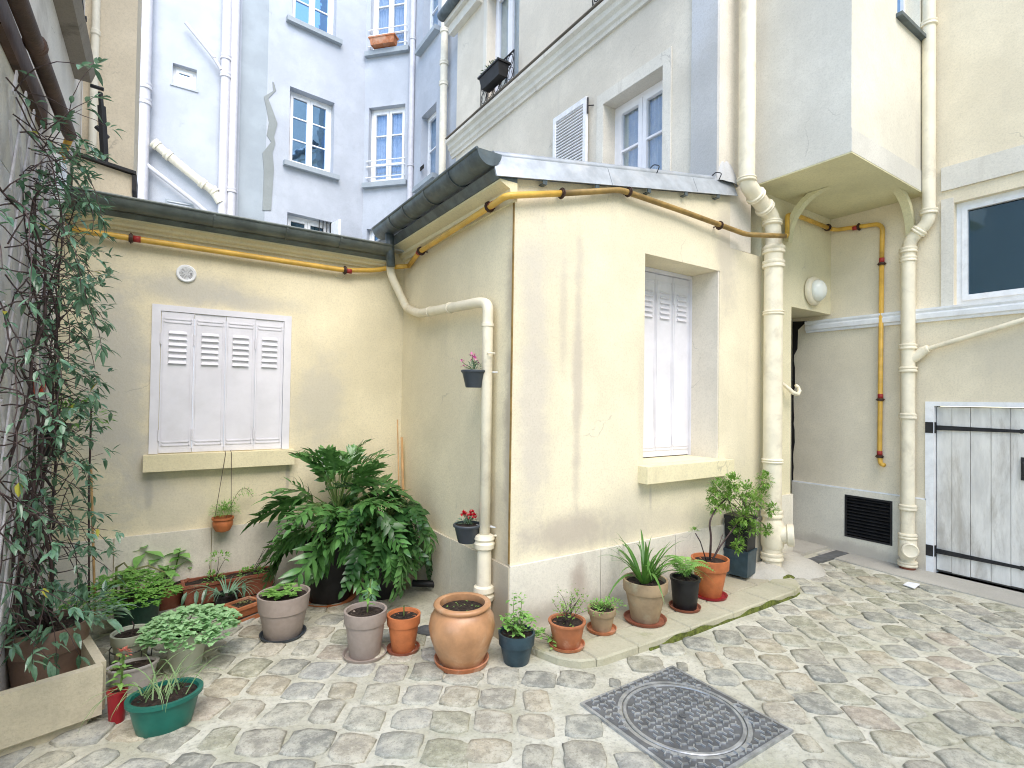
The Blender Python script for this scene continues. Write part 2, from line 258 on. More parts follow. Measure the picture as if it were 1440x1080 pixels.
# ------------------------------------------------------------------ mesh tools
class MB:
    def __init__(s): s.v = []; s.f = []
    def face(s, pts):
        n = len(s.v); s.v += [tuple(p) for p in pts]; s.f.append(tuple(range(n, n+len(pts))))
    def box(s, a, b):
        x0, y0, z0 = a; x1, y1, z1 = b
        s.hexa([(x0, y0, z0), (x1, y0, z0), (x1, y1, z0), (x0, y1, z0), (x0, y0, z1), (x1, y0, z1), (x1, y1, z1), (x0, y1, z1)])
    def hexa(s, p):
        n = len(s.v); s.v += [tuple(q) for q in p]
        for f in ((0, 3, 2, 1), (4, 5, 6, 7), (0, 1, 5, 4), (1, 2, 6, 5), (2, 3, 7, 6), (3, 0, 4, 7)): s.f.append(tuple(n+i for i in f))
    def pbox(s, pl, u0, u1, z0, z1, d0, d1):
        P = pl.P
        s.hexa([P(u0, z0, d0), P(u1, z0, d0), P(u1, z0, d1), P(u0, z0, d1), P(u0, z1, d0), P(u1, z1, d0), P(u1, z1, d1), P(u0, z1, d1)])
    def prism(s, poly, z0, z1):
        n = len(s.v); k = len(poly); s.v += [(x, y, z0) for x, y in poly]+[(x, y, z1) for x, y in poly]
        s.f.append(tuple(n+i for i in range(k))[::-1]); s.f.append(tuple(n+k+i for i in range(k)))
        for i in range(k): j = (i+1) % k; s.f.append((n+i, n+j, n+k+j, n+k+i))
    def extrude(s, prof, a, b):   # prof: list of points (Vectors) in section; swept by vector a..b
        n = len(s.v); k = len(prof); s.v += [tuple(Vector(p)+a) for p in prof]+[tuple(Vector(p)+b) for p in prof]
        s.f.append(tuple(n+i for i in range(k))[::-1]); s.f.append(tuple(n+k+i for i in range(k)))
        for i in range(k): j = (i+1) % k; s.f.append((n+i, n+j, n+k+j, n+k+i))
    def tube(s, path, r, seg=8, caps=True, r1=None):
        path = [Vector(p) for p in path]; n0 = len(s.v); k = len(path); ref = None
        for i, p in enumerate(path):
            if i == 0: d = path[1]-p
            elif i == k-1: d = p-path[i-1]
            else: d = (path[i+1]-p).normalized()+(p-path[i-1]).normalized()
            if d.length < 1e-9: d = Vector((0, 0, 1))
            d.normalize()
            if ref is None: ref = Vector((0, 0, 1)) if abs(d.z) < .9 else Vector((1, 0, 0))
            a = d.cross(ref)
            if a.length < 1e-4: a = d.cross(Vector((1, .3, 0)))
            a.normalize(); b = d.cross(a).normalized(); ref = -b if False else a.cross(d)
            rr = r if r1 is None else r+(r1-r)*i/(k-1)
            if isinstance(r, list): rr = r[i]
            for j in range(seg):
                t = 2*pi*j/seg; s.v.append(tuple(p+a*cos(t)*rr+b*sin(t)*rr))
        for i in range(k-1):
            for j in range(seg):
                q = (j+1) % seg; s.f.append((n0+i*seg+j, n0+i*seg+q, n0+(i+1)*seg+q, n0+(i+1)*seg+j))
        if caps: s.f.append(tuple(n0+j for j in range(seg))[::-1]); s.f.append(tuple(n0+(k-1)*seg+j for j in range(seg)))
    def lathe(s, c, prof, seg=28, sx=1, sy=1, axis=None, rot=0):
        """prof (r, h) list; axis optional direction"""
        c = Vector(c); n0 = len(s.v)
        if axis is None: ax, ay, az = Vector((cos(rot), sin(rot), 0)), Vector((-sin(rot), cos(rot), 0)), Vector((0, 0, 1))
        else:
            az = Vector(axis).normalized(); ax = az.cross(Vector((0, 0, 1)) if abs(az.z) < .9 else Vector((1, 0, 0))).normalized(); ay = az.cross(ax)
        for r, h in prof:
            for j in range(seg): t = 2*pi*j/seg; s.v.append(tuple(c+ax*cos(t)*r*sx+ay*sin(t)*r*sy+az*h))
        for i in range(len(prof)-1):
            for j in range(seg):
                q = (j+1) % seg; s.f.append((n0+i*seg+j, n0+i*seg+q, n0+(i+1)*seg+q, n0+(i+1)*seg+j))
        for i, rev in ((0, True), (len(prof)-1, False)):
            if prof[i][0] > 1e-5:
                f = tuple(n0+i*seg+j for j in range(seg)); s.f.append(f[::-1] if rev else f)
    def ribbon(s, pts, wid, side, fold=0., up=Vector((0, 0, 1))):
        """two-sided leaf strip with a mid fold"""
        n0 = len(s.v)
        for p, wd in zip(pts, wid):
            s.v += [tuple(p-side*wd+up*wd*fold), tuple(p), tuple(p+side*wd+up*wd*fold)]
        for i in range(len(pts)-1):
            a = n0+3*i; s.f += [(a, a+1, a+4, a+3), (a+1, a+2, a+5, a+4)]
    def leaf(s, p, d, L, W, droop=.3, fold=.25, n=3, up=None, peak=.45):
        p = Vector(p); d = Vector(d).normalized(); up = Vector((0, 0, 1)) if up is None else up
        side = d.cross(up)
        if side.length < .05: side = d.cross(Vector((1, .2, 0)))
        side.normalize(); nn = side.cross(d).normalized()
        pts = []; wd = []
        for i in range(n+1):
            t = i/n; pts.append(p+d*(L*t)-Vector((0, 0, 1))*(droop*L*t*t))
            wd.append(W/2*max(.03, (sin(pi*min(1, t**(.63/(-math.log(max(peak, .1)))*1.1 if False else .85)))) if 0 < t < 1 else .03))
        s.ribbon(pts, wd, side, fold, nn)
    def build(s, name, mat, parent=None, smooth=False, recalc=True, angle=None):
        me = bpy.data.meshes.new(name); off = parent_loc(parent) if parent else Vector((0, 0, 0))
        me.from_pydata([tuple(Vector(v)-off) for v in s.v], [], s.f)
        if recalc and len(s.f) < 60000:
            bm = bmesh.new(); bm.from_mesh(me); bmesh.ops.recalc_face_normals(bm, faces=bm.faces); bm.to_mesh(me); bm.free()
        if smooth:
            for p in me.polygons: p.use_smooth = True
            if angle is not None: me.set_sharp_from_angle(angle=radians(angle))
        me.materials.append(mat if not isinstance(mat, str) else M[mat])
        o = bpy.data.objects.new(name, me); S.collection.objects.link(o)
        if parent: o.parent = parent
        return o
def parent_loc(o):
    v = Vector((0, 0, 0))
    while o: v = v+o.location; o = o.parent
    return v
def thing(name, label, cat, loc=(0, 0, 0), group=None):
    o = bpy.data.objects.new(name, None); S.collection.objects.link(o); o.location = loc
    o.empty_display_size = .1; o['label'] = label; o['category'] = cat
    if group: o['group'] = group
    return o
def tag(o, label=None, cat=None, group=None, kind=None):
    for k, v in (('label', label), ('category', cat), ('group', group), ('kind', kind)):
        if v: o[k] = v
    return o
class Plane:
    def __init__(s, o, u, n): s.o = Vector(o); s.u = Vector(u).normalized(); s.n = Vector(n).normalized()
    def P(s, u, z, d=0): return s.o+s.u*u+Vector((0, 0, z))+s.n*d
    def uz(s, px, py, d=0):      # where the sight line meets the plane
        r = ray(px, py); o = s.o+s.n*d; t = (o-CAMP).dot(s.n)/r.dot(s.n); q = CAMP+r*t-o
        return q.dot(s.u), q.z
def wall(mb, pl, u0, u1, z0, z1, holes=(), dep=.25, th=.35):
    us = sorted({u0, u1, *[h[0] for h in holes], *[h[1] for h in holes]}); zs = sorted({z0, z1, *[h[2] for h in holes], *[h[3] for h in holes]})
    us = [u for u in us if u0 <= u <= u1]; zs = [z for z in zs if z0 <= z <= z1]; P = pl.P
    for i in range(len(us)-1):
        for j in range(len(zs)-1):
            a, b, c, d = us[i], us[i+1], zs[j], zs[j+1]; um, zm = (a+b)/2, (c+d)/2
            if any(h[0] < um < h[1] and h[2] < zm < h[3] for h in holes): continue
            mb.face([P(a, c), P(b, c), P(b, d), P(a, d)]); mb.face([P(a, c, -th), P(a, d, -th), P(b, d, -th), P(b, c, -th)])
    for h in holes:
        a, b, c, d = h[:4]
        for q in (((a, c), (a, d)), ((b, d), (b, c)), ((a, d), (b, d)), ((b, c), (a, c))):
            mb.face([P(*q[0]), P(*q[1]), P(*q[1], -th), P(*q[0], -th)])
    for q in (((u0, z0), (u0, z1)), ((u1, z1), (u1, z0)), ((u0, z1), (u1, z1)), ((u1, z0), (u0, z0))):
        mb.face([P(*q[0]), P(*q[1]), P(*q[1], -th), P(*q[0], -th)])
def window(parent, pl, u0, u1, z0, z1, rec=.15, leaves=2, bars=(.5,), glass='glass_sky', frame='white_old', fw=.055, curtain=None, sill=None, sillmat='facade_trim', label=None):
    """a window part; panes, sill and curtain are its sub-parts"""
    d = -rec; mb = MB(); fr = fw*.8
    for a, b, c, e in ((u0, u0+fr, z0, z1), (u1-fr, u1, z0, z1), (u0+fr, u1-fr, z0, z0+fr), (u0+fr, u1-fr, z1-fr, z1)): mb.pbox(pl, a, b, c, e, d-.05, d)
    pan = []; iu0, iu1, iz0, iz1 = u0+fr, u1-fr, z0+fr, z1-fr; wl = (iu1-iu0)/leaves
    for k in range(leaves):
        a, b = iu0+k*wl+.003, iu0+(k+1)*wl-.003; s = fw*.75
        for q in ((a, a+s, iz0, iz1), (b-s, b, iz0, iz1), (a+s, b-s, iz0, iz0+s*1.3), (a+s, b-s, iz1-s, iz1)): mb.pbox(pl, *q, d-.035, d+.012)
        zz = [iz0+s*1.3]+[iz0+(iz1-iz0)*t for t in bars]+[iz1-s]
        for t in zz[1:-1]: mb.pbox(pl, a+s, b-s, t-.011, t+.011, d-.03, d+.008)
        for i in range(len(zz)-1): pan.append((a+s, b-s, zz[i], zz[i+1]))
    w_ = mb.build('window', frame, parent)
    if label: w_['label'] = label
    for q in pan:
        g = MB(); g.pbox(pl, q[0]-.004, q[1]+.004, q[2]+(.011 if q[2] > iz0+fw else 0), q[3]-.011, d-.022, d-.016); g.build('pane', glass, w_)
    if curtain:
        c = MB(); n = 60; pts = []
        for i in range(n+1):
            u = iu0+(iu1-iu0)*i/n; pts.append((u, d-.065+.014*sin(i*1.9)+.008*sin(i*.7)))
        for i in range(n): c.face([pl.P(pts[i][0], z0, pts[i][1]), pl.P(pts[i+1][0], z0, pts[i+1][1]), pl.P(pts[i+1][0], z1, pts[i+1][1]), pl.P(pts[i][0], z1, pts[i][1])])
        c.build('curtain', curtain, w_)
    bk = MB(); bk.pbox(pl, u0, u1, z0, z1, d-.19, d-.17); bk.build('dark_backing', 'dark', w_)  # near-black board painting the darkness of the room behind the glass
    if sill:
        sb = MB(); ov, th, out = sill; sb.pbox(pl, u0-ov, u1+ov, z0-th, z0-.002, -rec-.02, out); sb.build('sill', sillmat, w_)
    return w_
def collar(mb, p, d, r, h=.05, seg=16): mb.lathe(p, [(r*1.02, -h/2), (r*1.22, -h/2+.006), (r*1.25, -h*.2), (r*1.14, 0), (r*1.25, h*.2), (r*1.22, h/2-.006), (r*1.02, h/2)], seg, axis=d)
def bend(pts, r=.06, n=4):
    pts = [Vector(p) for p in pts]; out = [pts[0]]
    for i in range(1, len(pts)-1):
        a, b, c = pts[i-1], pts[i], pts[i+1]; ra = min(r, (b-a).length*.45); rc = min(r, (c-b).length*.45)
        p0 = b+(a-b).normalized()*ra; p2 = b+(c-b).normalized()*rc
        for k in range(n+1): t = k/n; out.append(p0*(1-t)**2+b*2*t*(1-t)+p2*t*t)
    out.append(pts[-1]); return out
# ------------------------------------------------------------------ main dimensions (metres)
XB, YB, YL, XR, XF, XL = 1.855, 2.787, 4.63, 5.93, 3.98, -.60
X3, Z3 = Vector((1, 0, 0)), Vector((0, 0, 1)); Y3 = Vector((0, 1, 0))
PF = Plane((0, YB, 0), (1, 0, 0), (0, -1, 0))      # front of the corner block, u = x
PS = Plane((XB, 0, 0), (0, 1, 0), (-1, 0, 0))      # its side, u = y
PW = Plane((0, YL, 0), (1, 0, 0), (0, -1, 0))      # left wall
PR = Plane((XR, 0, 0), (0, 1, 0), (-1, 0, 0))      # right wall
PM = Plane((XF, 0, 0), (0, 1, 0), (-1, 0, 0))      # tall beige facade
PX = Plane((XL, 0, 0), (0, 1, 0), (1, 0, 0))       # left building
# ------------------------------------------------------------------ ground
g = MB(); g.face([(-40, -40, 0), (40, -40, 0), (40, 60, 0), (-40, 60, 0)])
ground = g.build('ground', 'mortar', recalc=False); tag(ground, kind='structure')
PAVE = [(1.60, 2.95), (1.80, 2.70), (1.90, 2.58), (1.941, 2.425), (2.02, 2.315), (2.161, 2.265), (2.561, 2.255), (4.25, 2.255), (4.40, 2.29), (4.50, 2.38), (4.56, 2.52), (4.62, 2.70)]
def yout(x):
    pts = PAVE[2:]
    if x <= pts[0][0]: return pts[0][1]
    for (a, b), (c, d) in zip(pts, pts[1:]):
        if a <= x <= c: return b+(d-b)*(x-a)/(c-a)
    return 2.70
MAN = (1.80, 2.50, 1.33, 2.04)
def stone_mesh(k):
    r = random.Random(k); n = 14; mb = MB(); pw = r.uniform(4.5, 9)
    ax, ay = .5*r.uniform(.93, 1.05), .5*r.uniform(.9, 1.04); ring = []
    sk = r.uniform(-.14, .14)
    for i in range(n):
        t = 2*pi*(i+.5)/n; c, s = cos(t), sin(t); q = (abs(c)**pw+abs(s)**pw)**(-1/pw)*r.uniform(.92, 1.04)
        ring.append((c*q*ax+sk*s*q*ay, s*q*ay))
    for sc, z in ((1.03, -.028), (1, .002), (.945, .0075), (.72, .0098)):
        mb.v += [(x*sc, y*sc, z+(r.uniform(-.0018, .0018) if z > .004 else 0)) for x, y in ring]
    mb.v.append((0, 0, .0103))
    for l in range(3):
        for i in range(n): j = (i+1) % n; mb.f.append((l*n+i, l*n+j, (l+1)*n+j, (l+1)*n+i))
    for i in range(n): mb.f.append((3*n+i, 3*n+(i+1) % n, 4*n))
    return mb
stones = []; rs = random.Random(3)
AZ = radians(37); da = Vector((sin(AZ), cos(AZ))); db = Vector((cos(AZ), -sin(AZ))); PIT = .205
for i in range(-30, 40):
    for j in range(-5, 40):
        L = i*PIT+rs.uniform(-.012, .012); sh = (i % 2)*.5*(1 if i > 4 else .25)
        p = db*L+da*((j+sh)*PIT*1.02+rs.uniform(-.014, .014)); x, y = p
        if y > 4.5 or x > 5.45 or x < XL+.05: continue
        dd_ = 1.0
        if x > 1.5 and x < 4.9 and y > 2.0: dd_ = min(dd_, (yout(min(x, 4.6))-y) if x < 4.62 else 1)
        if x > 4.6 and y > 2.75: continue
        if x > XB-.1 and y > YB-.35 and x < 4.75: continue
        dd_ = min(dd_, max(MAN[0]-x, x-MAN[1], MAN[2]-y, y-MAN[3]))
        if dd_ < .045: continue
        fs = min(1, max(.5, (dd_-.012)/.088))
        if (x-1.494)**2+(y-3.219)**2 < .02: continue
        q = proj((x, y, 0))
        if q[2] < .8 or not (-230 < q[0] < 1700 and q[1] < 1400): continue
        vis = -30 < q[0] < 1470 and q[1] < 1110
        stones.append((-(1/q[2]) if vis else 1, x, y, rs.random(), fs))
stones.sort(); variants = []
for k in range(16):
    mb = stone_mesh(100+k); me = bpy.data.meshes.new('cobblestone'); me.from_pydata(mb.v, [], mb.f)
    for pl_ in me.polygons: pl_.use_smooth = True
    me.materials.append(M['cobble']); variants.append((me, mb))
far = MB()
for n, (_, x, y, r, fs) in enumerate(stones):
    me, mb = variants[int(r*1600) % 16]; sx, sy = fs*rs.uniform(.178, .206), fs*rs.uniform(.172, .202)
    if rs.random() < .14: sx *= .72
    rot = -AZ+rs.uniform(-.13, .13)+rs.choice((0, pi)); z = rs.uniform(-.0045, .0055)
    if n < 300:
        o = bpy.data.objects.new('cobblestone', me); S.collection.objects.link(o); o.parent = ground
        o.location = (x, y, z); o.rotation_euler = (rs.uniform(-.015, .015), rs.uniform(-.015, .015), rot); o.scale = (sx, sy, 1)
    else:
        c, s = cos(rot), sin(rot); b0 = len(far.v)
        far.v += [(x+(vx*sx*c-vy*sy*s), y+(vx*sx*s+vy*sy*c), z+vz) for vx, vy, vz in mb.v]; far.f += [tuple(b0+i for i in f) for f in mb.f]
o = far.build('outer_cobblestones', 'cobble_far', ground, smooth=True, recalc=False); tag(o, kind='stuff')
# cement gutter strip along the right wall
mb = MB(); mb.prism([(5.50, -3), (XR-.005, -3), (XR-.005, 2.75), (5.60, 2.75), (5.52, 1.9)], -.02, .012); mb.build('drain_channel', 'cement', ground)
# pavement round the corner block
pv = MB(); xs = [1.86, 1.9, 2.0, 2.16]
pavement = None
def pav_piece(x0, x1, inner, z=.05):
    m = MB(); n = max(2, int((x1-x0)/.04)); g_ = .003
    top = [(x0+g_+(x1-x0-2*g_)*i/n) for i in range(n+1)]
    if inner: poly = [(x, min(yout(x)+.235, YB-.03)) for x in top]+[(top[-1], YB-.001), (top[0], YB-.001)]
    else: poly = [(x, yout(x)) for x in top]+[(x, min(yout(x)+.228, YB-.035)) for x in reversed(top)]
    k = len(poly); cx = sum(p[0] for p in poly)/k; cy = sum(p[1] for p in poly)/k
    ins = [(cx+(x-cx)*(1-.010/max(.05, math.hypot(x-cx, y-cy))), cy+(y-cy)*(1-.010/max(.05, math.hypot(x-cx, y-cy)))) for x, y in poly]
    if inner: z += rs.uniform(-.002, .002)
    m.v = [(x, y, -.02) for x, y in poly]+[(x, y, z-.010) for x, y in poly]+[(x, y, z) for x, y in ins]
    for l in range(2):
        for i in range(k): j = (i+1) % k; m.f.append((l*k+i, l*k+j, (l+1)*k+j, (l+1)*k+i))
    m.f.append(tuple(2*k+i for i in range(k))); return m
basep = MB(); basep.prism([(x, y+.02) for x, y in PAVE[2:]]+[(4.62, YB), (1.88, YB)], -.02, .038)
pavement = basep.build('pavement', 'mortar'); tag(pavement, kind='structure')
cut = [1.905, 2.13, 2.46, 2.95, 3.42, 3.86, 4.24, 4.54]
for a, b in zip(cut, cut[1:]): pav_piece(a, b, False).build('kerb_stone', 'kerb', pavement)
cut = [1.96, 2.30, 2.66, 3.02, 3.38, 3.74, 4.10, 4.5]
for a, b in zip(cut, cut[1:]): pav_piece(a, b, True, .051).build('paving_slab', 'pave', pavement)
mo = MB(); xs = [2.55+i*.05 for i in range(37)]   # moss on the kerb's face
for a, b in zip(xs, xs[1:]):
    h0, h1 = (.020+.014*sin(a*7)+.008*sin(a*23), .020+.014*sin(b*7)+.008*sin(b*23)); y0, y1 = yout(a)-.006, yout(b)-.006
    mo.hexa([(a, y0-.012, -.01), (b, y1-.012, -.01), (b, y1+.012, -.01), (a, y0+.012, -.01), (a, y0-.001, max(.006, h0)), (b, y1-.001, max(.006, h1)), (b, y1+.012, max(.006, h1)), (a, y0+.012, max(.006, h0))])
mo.build('kerb_moss', 'moss', pavement)
# lumpy cement ramp at the block's end
def mound(name, cx, cy, rx, ry, h, mat, parent, seed=1, z=0):
    r = random.Random(seed); m = MB(); n = 28; L = 6
    ph = [r.uniform(0, 6) for _ in range(4)]
    for l in range(L+1):
        f = l/L
        for i in range(n):
            t = 2*pi*i/n; k = 1+.10*sin(2*t+ph[0])+.07*sin(3*t+ph[1])+.04*sin(7*t+ph[2])
            rr = (1-f)**.8*1.0 if l < L else .0
            zz = h*(1-(1-f)**2.2)*(1+.08*sin(5*t+ph[3])*f*(1-f)*4)
            m.v.append((cx+cos(t)*rx*k*rr, cy+sin(t)*ry*k*rr, z-.01+zz))
    for l in range(L):
        for i in range(n): j = (i+1) % n; m.f.append((l*n+i, l*n+j, (l+1)*n+j, (l+1)*n+i))
    return m.build(name, mat, parent, smooth=True, recalc=False)
mound('cement_ramp', 4.93, 2.72, .46, .33, .115, 'cement', ground, 2)
mound('cement_mound', 4.42, 2.66, .30, .22, .10, 'cement', pavement, 5, .03)
mound('moss_tuft', 4.50, 2.47, .10, .045, .03, 'moss', pavement, 9, .045)
mb = MB(); mb.box((5.05, 2.80, -.01), (XR-.01, 3.5, .03)); mb.build('passage_floor', 'cement', ground)
mb = MB(); mb.box((5.22, 2.58, -.01), (XR-.05, 2.70, .018)); mb.build('drain_grate', 'cast_dk', ground)
# ------------------------------------------------------------------ manhole
man = thing('manhole_cover', 'square dark cast iron manhole cover with round lid and chevron tread in the cobbles', 'manhole cover', ((MAN[0]+MAN[1])/2, (MAN[2]+MAN[3])/2, 0))
mx, my = (MAN[0]+MAN[1])/2, (MAN[2]+MAN[3])/2
mb = MB(); n = 48; RL = .292
sq = []
for i in range(n):
    t = 2*pi*i/n; c, s = cos(t), sin(t); q = .352/max(abs(c), abs(s)); sq.append((mx+c*q, my+s*q))
inn = [(mx+cos(2*pi*i/n)*RL, my+sin(2*pi*i/n)*RL) for i in range(n)]
mb.v = [(x, y, -.03) for x, y in sq]+[(x, y, .014) for x, y in sq]+[(x, y, .014) for x, y in inn]+[(x, y, -.01) for x, y in inn]
for l in range(3):
    for i in range(n): j = (i+1) % n; mb.f.append((l*n+i, l*n+j, (l+1)*n+j, (l+1)*n+i))
mb.build('frame', 'cast', man)
mb = MB(); rg = RL+.02; inn2 = [(mx+cos(2*pi*i/n)*rg, my+sin(2*pi*i/n)*rg) for i in range(n)]; sq2 = [(mx+(x-mx)*.955, my+(y-my)*.955) for x, y in sq]
mb.v = [(x, y, .0148) for x, y in sq2]+[(x, y, .0148) for x, y in inn2]+[(x, y, .012) for x, y in sq2]+[(x, y, .012) for x, y in inn2]
for i in range(n): j = (i+1) % n; mb.f += [(i, j, n+j, n+i), (2*n+i, 3*n+i, 3*n+j, 2*n+j), (i, 2*n+i, 2*n+j, j), (n+i, n+j, 3*n+j, 3*n+i)]
mb.build('frame_plate', 'cast_dk', man)
mb = MB()
mb.lathe((mx, my, -.01), [(RL-.006, 0), (RL-.006, .023), (RL-.010, .026), (RL-.022, .026), (RL-.024, .0215), (RL-.025, 0)], 48); mb.build('lid', 'cast', man)
mb = MB(); mb.lathe((mx, my, -.01), [(RL-.0245, 0), (RL-.0245, .0212), (0, .0212)], 48); mb.build('lid_plate', 'cast_dk', man)
mb = MB(); mb.lathe((mx, my, .0116), [(.016, 0), (.016, .004), (.008, .004), (.007, .001)], 12)
mb.build('keyhole', 'cast_dk', man)
tl, tf = MB(), MB(); sp = .052
for i in range(-9, 10):
    for j in range(-9, 10):
        x = mx+(i+.5*(j % 2))*sp; y = my+j*sp*.87
        r = math.hypot(x-mx, y-my); onlid = r < RL-.042; onfr = r > RL+.022 and abs(x-mx) < .325 and abs(y-my) < .325
        if not (onlid or onfr) or r < .03: continue
        dst, z = (tl, .0118) if onlid else (tf, .0150)
        for a in (90, 210, 330):
            a = radians(a+(0 if j % 2 else 180)); c, s = cos(a), sin(a); l, w_ = .0240, .0042
            P_ = [(0, -w_), (l, -w_), (l, w_), (0, w_)]
            dst.hexa([(x+u*c-v*s, y+u*s+v*c, z-.002) for u, v in P_]+[(x+u*c-v*s*.6, y+u*s+v*c*.6, z+.0065) for u, v in P_])
tag(tl.build('lid_tread', 'cast', man, recalc=False), kind='stuff'); tag(tf.build('frame_tread', 'cast', man, recalc=False), kind='stuff')
dr = MB(); dr.lathe((1.494, 3.219, -.01), [(.07, 0), (.07, .024), (.058, .026), (.055, .014), (.0, .014)], 24)
tag(dr.build('drain_cover', 'cast_dk'), 'small round black drain cover in the cobbles beside the round terracotta jar', 'drain cover')
# ------------------------------------------------------------------ left low annexe
an = thing('low_annexe', 'low cream rendered wall with white folding shutters under a zinc gutter', 'building', (.6, YL, 0))
wx0, wx1, wz0, wz1 = -.01, .835, 1.115, 2.15
mb = MB(); wall(mb, PW, XL+.002, XB+.5, 0, 2.90, [(wx0, wx1, wz0, wz1)], th=.3); mb.build('wall', 'left_wall', an)
# shutter set
fr = MB(); a0, a1, c0, c1 = -.068, .882, 1.108, 2.198
for q in ((a0, a0+.055, c0, c1), (a1-.055, a1, c0, c1), (a0+.055, a1-.055, c1-.045, c1)): fr.pbox(PW, *q, -.03, .014)
sf = fr.build('shutter_frame', 'shutter', an)
def leaf_shutter(pl, u0, u1, z0, z1, d, parent, louv=6, hinge=None):
    m = MB(); m.pbox(pl, u0, u1, z0, z1, d-.012, d)
    e = .016; f = .007
    # pressed edge ribs
    for q in ((u0+e, u1-e, z0+.05, z0+.058), (u0+e, u1-e, z0+.075, z0+.083), (u0+e, u1-e, z1-.055, z1-.047), (u0+e, u1-e, z1-.08, z1-.072),
              (u0+e-.004, u0+e+.003, z0+.05, z1-.047), (u1-e-.003, u1-e+.004, z0+.05, z1-.047), (u1-.005, u1, z0, z1)): m.pbox(pl, *q, d, d+f*.7)
    s = m.build('shutter', 'shutter', parent)
    W = u1-u0
    for k in range(louv):
        zc = z1-.15-k*.044; l = MB(); a, b = u0+W*.22, u1-W*.22
        P = pl.P
        l.hexa([P(a, zc-.012, d), P(b, zc-.012, d), P(b, zc-.010, d+.016), P(a, zc-.010, d+.016), P(a+.006, zc+.012, d-.002), P(b-.006, zc+.012, d-.002), P(b-.006, zc+.012, d+.001), P(a+.006, zc+.012, d+.001)])
        l.build('louvre', 'shutter', s)
    if hinge is not None:
        for zc in (z0+.13, z1-.2):
            h = MB(); h.tube([pl.P(hinge, zc-.04, d+.012), pl.P(hinge, zc+.04, d+.012)], .006, 6); h.build('hinge', 'shutter', s)
    return s
iu0, iu1 = a0+.057, a1-.057; W = (iu1-iu0)/4
for k in range(4): leaf_shutter(PW, iu0+k*W+.002, iu0+(k+1)*W-.002, 1.112, 2.150, .004 if k % 2 else .008, sf, 6, (iu0+k*W) if k in (0, 1, 3) else iu1-.002 if k == 2 and False else iu0+k*W+W)
mb = MB(); mb.pbox(PW, -.098, .915, .985, 1.104, -.05, .075); mb.build('window_sill', 'sill_cream', an)
# plinth slabs
for a, b in zip((XL+.02, -.25, .345, 1.1, 1.62), (-.256, .339, 1.094, 1.614, XB-.02)):
    mb = MB(); mb.pbox(PW, a, b, 0, .528+.004*rs.random(), .002, .022); mb.build('plinth_slab', 'plinth', an)
# round air vent
u, z = PW.uz(262, 385); mb = MB(); mb.lathe(PW.P(u, z, -.005), [(.066, 0), (.066, .016), (.060, .022), (.044, .020), (.043, .003)], 28, axis=PW.n); av = mb.build('air_vent', 'white_old', an, smooth=True, angle=40)
g1 = MB(); g1.lathe(PW.P(u, z, .0052), [(.0425, 0), (.0425, .0008), (0, .0008)], 24, axis=PW.n); g1.build('vent_dark_disc', 'dark', av)  # flat near-black disc painting the shade inside the vent
g1 = MB()
for r in (.012, .021, .030, .039): g1.lathe(PW.P(u, z, .0065), [(r-.0022, 0), (r-.0022, .008), (r+.0022, .008), (r+.0022, 0)], 24, axis=PW.n)
for a in (0, 45, 90, 135):
    c, s = cos(radians(a+20))*.043, sin(radians(a+20))*.043; g1.tube([PW.P(u-c, z-s, .013), PW.P(u+c, z+s, .013)], .0024, 5)
g1.build('vent_grille', 'white_old', av)
# eaves: cream moulding, zinc band, half round gutter
def eave(parent, pl, u0, u1, z, mat, jn, gr=.075, out=.15, gz=.0, cm='sill_cream', ch=.10, band=.07):
    P = pl.P; m = MB()
    prof = [(0, z-ch), (.02, z-ch), (.022, z-ch*.75), (.05, z-ch*.62), (.055, z-ch*.4), (out*.62, z-.012), (out*.62, z), (0, z)]
    m.extrude([P(0, q[1], q[0]) for q in prof], pl.u*u0, pl.u*u1); m.build('cornice', cm, parent)
    m = MB(); prof = [(0, z+.001), (out*.62+.008, z+.001), (out*.85, z+band), (0, z+band)]; m.extrude([P(0, q[1], q[0]) for q in prof], pl.u*u0, pl.u*u1); m.build('eave_flashing', mat, parent)
    m = MB(); n = 12; c = (out, z+band+gr*.55+gz); o_, i_ = [], []
    for k in range(n+1):
        t = pi+pi*k/n; o_.append((c[0]+cos(t)*gr, c[1]+sin(t)*gr)); i_.append((c[0]+cos(t)*(gr-.005), c[1]+sin(t)*(gr-.005)))
    m.extrude([P(0, q[1], q[0]) for q in o_+i_[::-1]], pl.u*u0, pl.u*u1)
    m.tube([P(u0, c[1], c[0]+gr), P(u1, c[1], c[0]+gr)], .010, 8)
    gt = m.build('gutter', mat, parent, smooth=True, angle=35)
    for uu in jn:
        j = MB(); o2 = [(c[0]+cos(pi+pi*k/n)*(gr+.006), c[1]+sin(pi+pi*k/n)*(gr+.006)) for k in range(n+1)]; i2 = [(c[0]+cos(pi+pi*k/n)*(gr-.002), c[1]+sin(pi+pi*k/n)*(gr-.002)) for k in range(n+1)]
        j.extrude([P(0, q[1], q[0]) for q in o2+i2[::-1]], pl.u*(uu-.008), pl.u*(uu+.008)); j.build('gutter_joint', mat, gt)
    return gt, c
eave(an, PW, XL+.01, XB-.20, 2.765, 'zinc_green', (.30, .80, 1.22), gr=.078, out=.14, ch=.07, band=.03, gz=.035)
mb = MB(); mb.hexa([(XL+.01, 4.5, 2.86), (1.9, 4.5, 2.86), (1.9, 7.4, 3.05), (XL+.01, 7.4, 3.05), (XL+.01, 4.5, 2.875), (1.9, 4.5, 2.875), (1.9, 7.4, 3.065), (XL+.01, 7.4, 3.065)]); mb.build('roof', 'zinc', an)
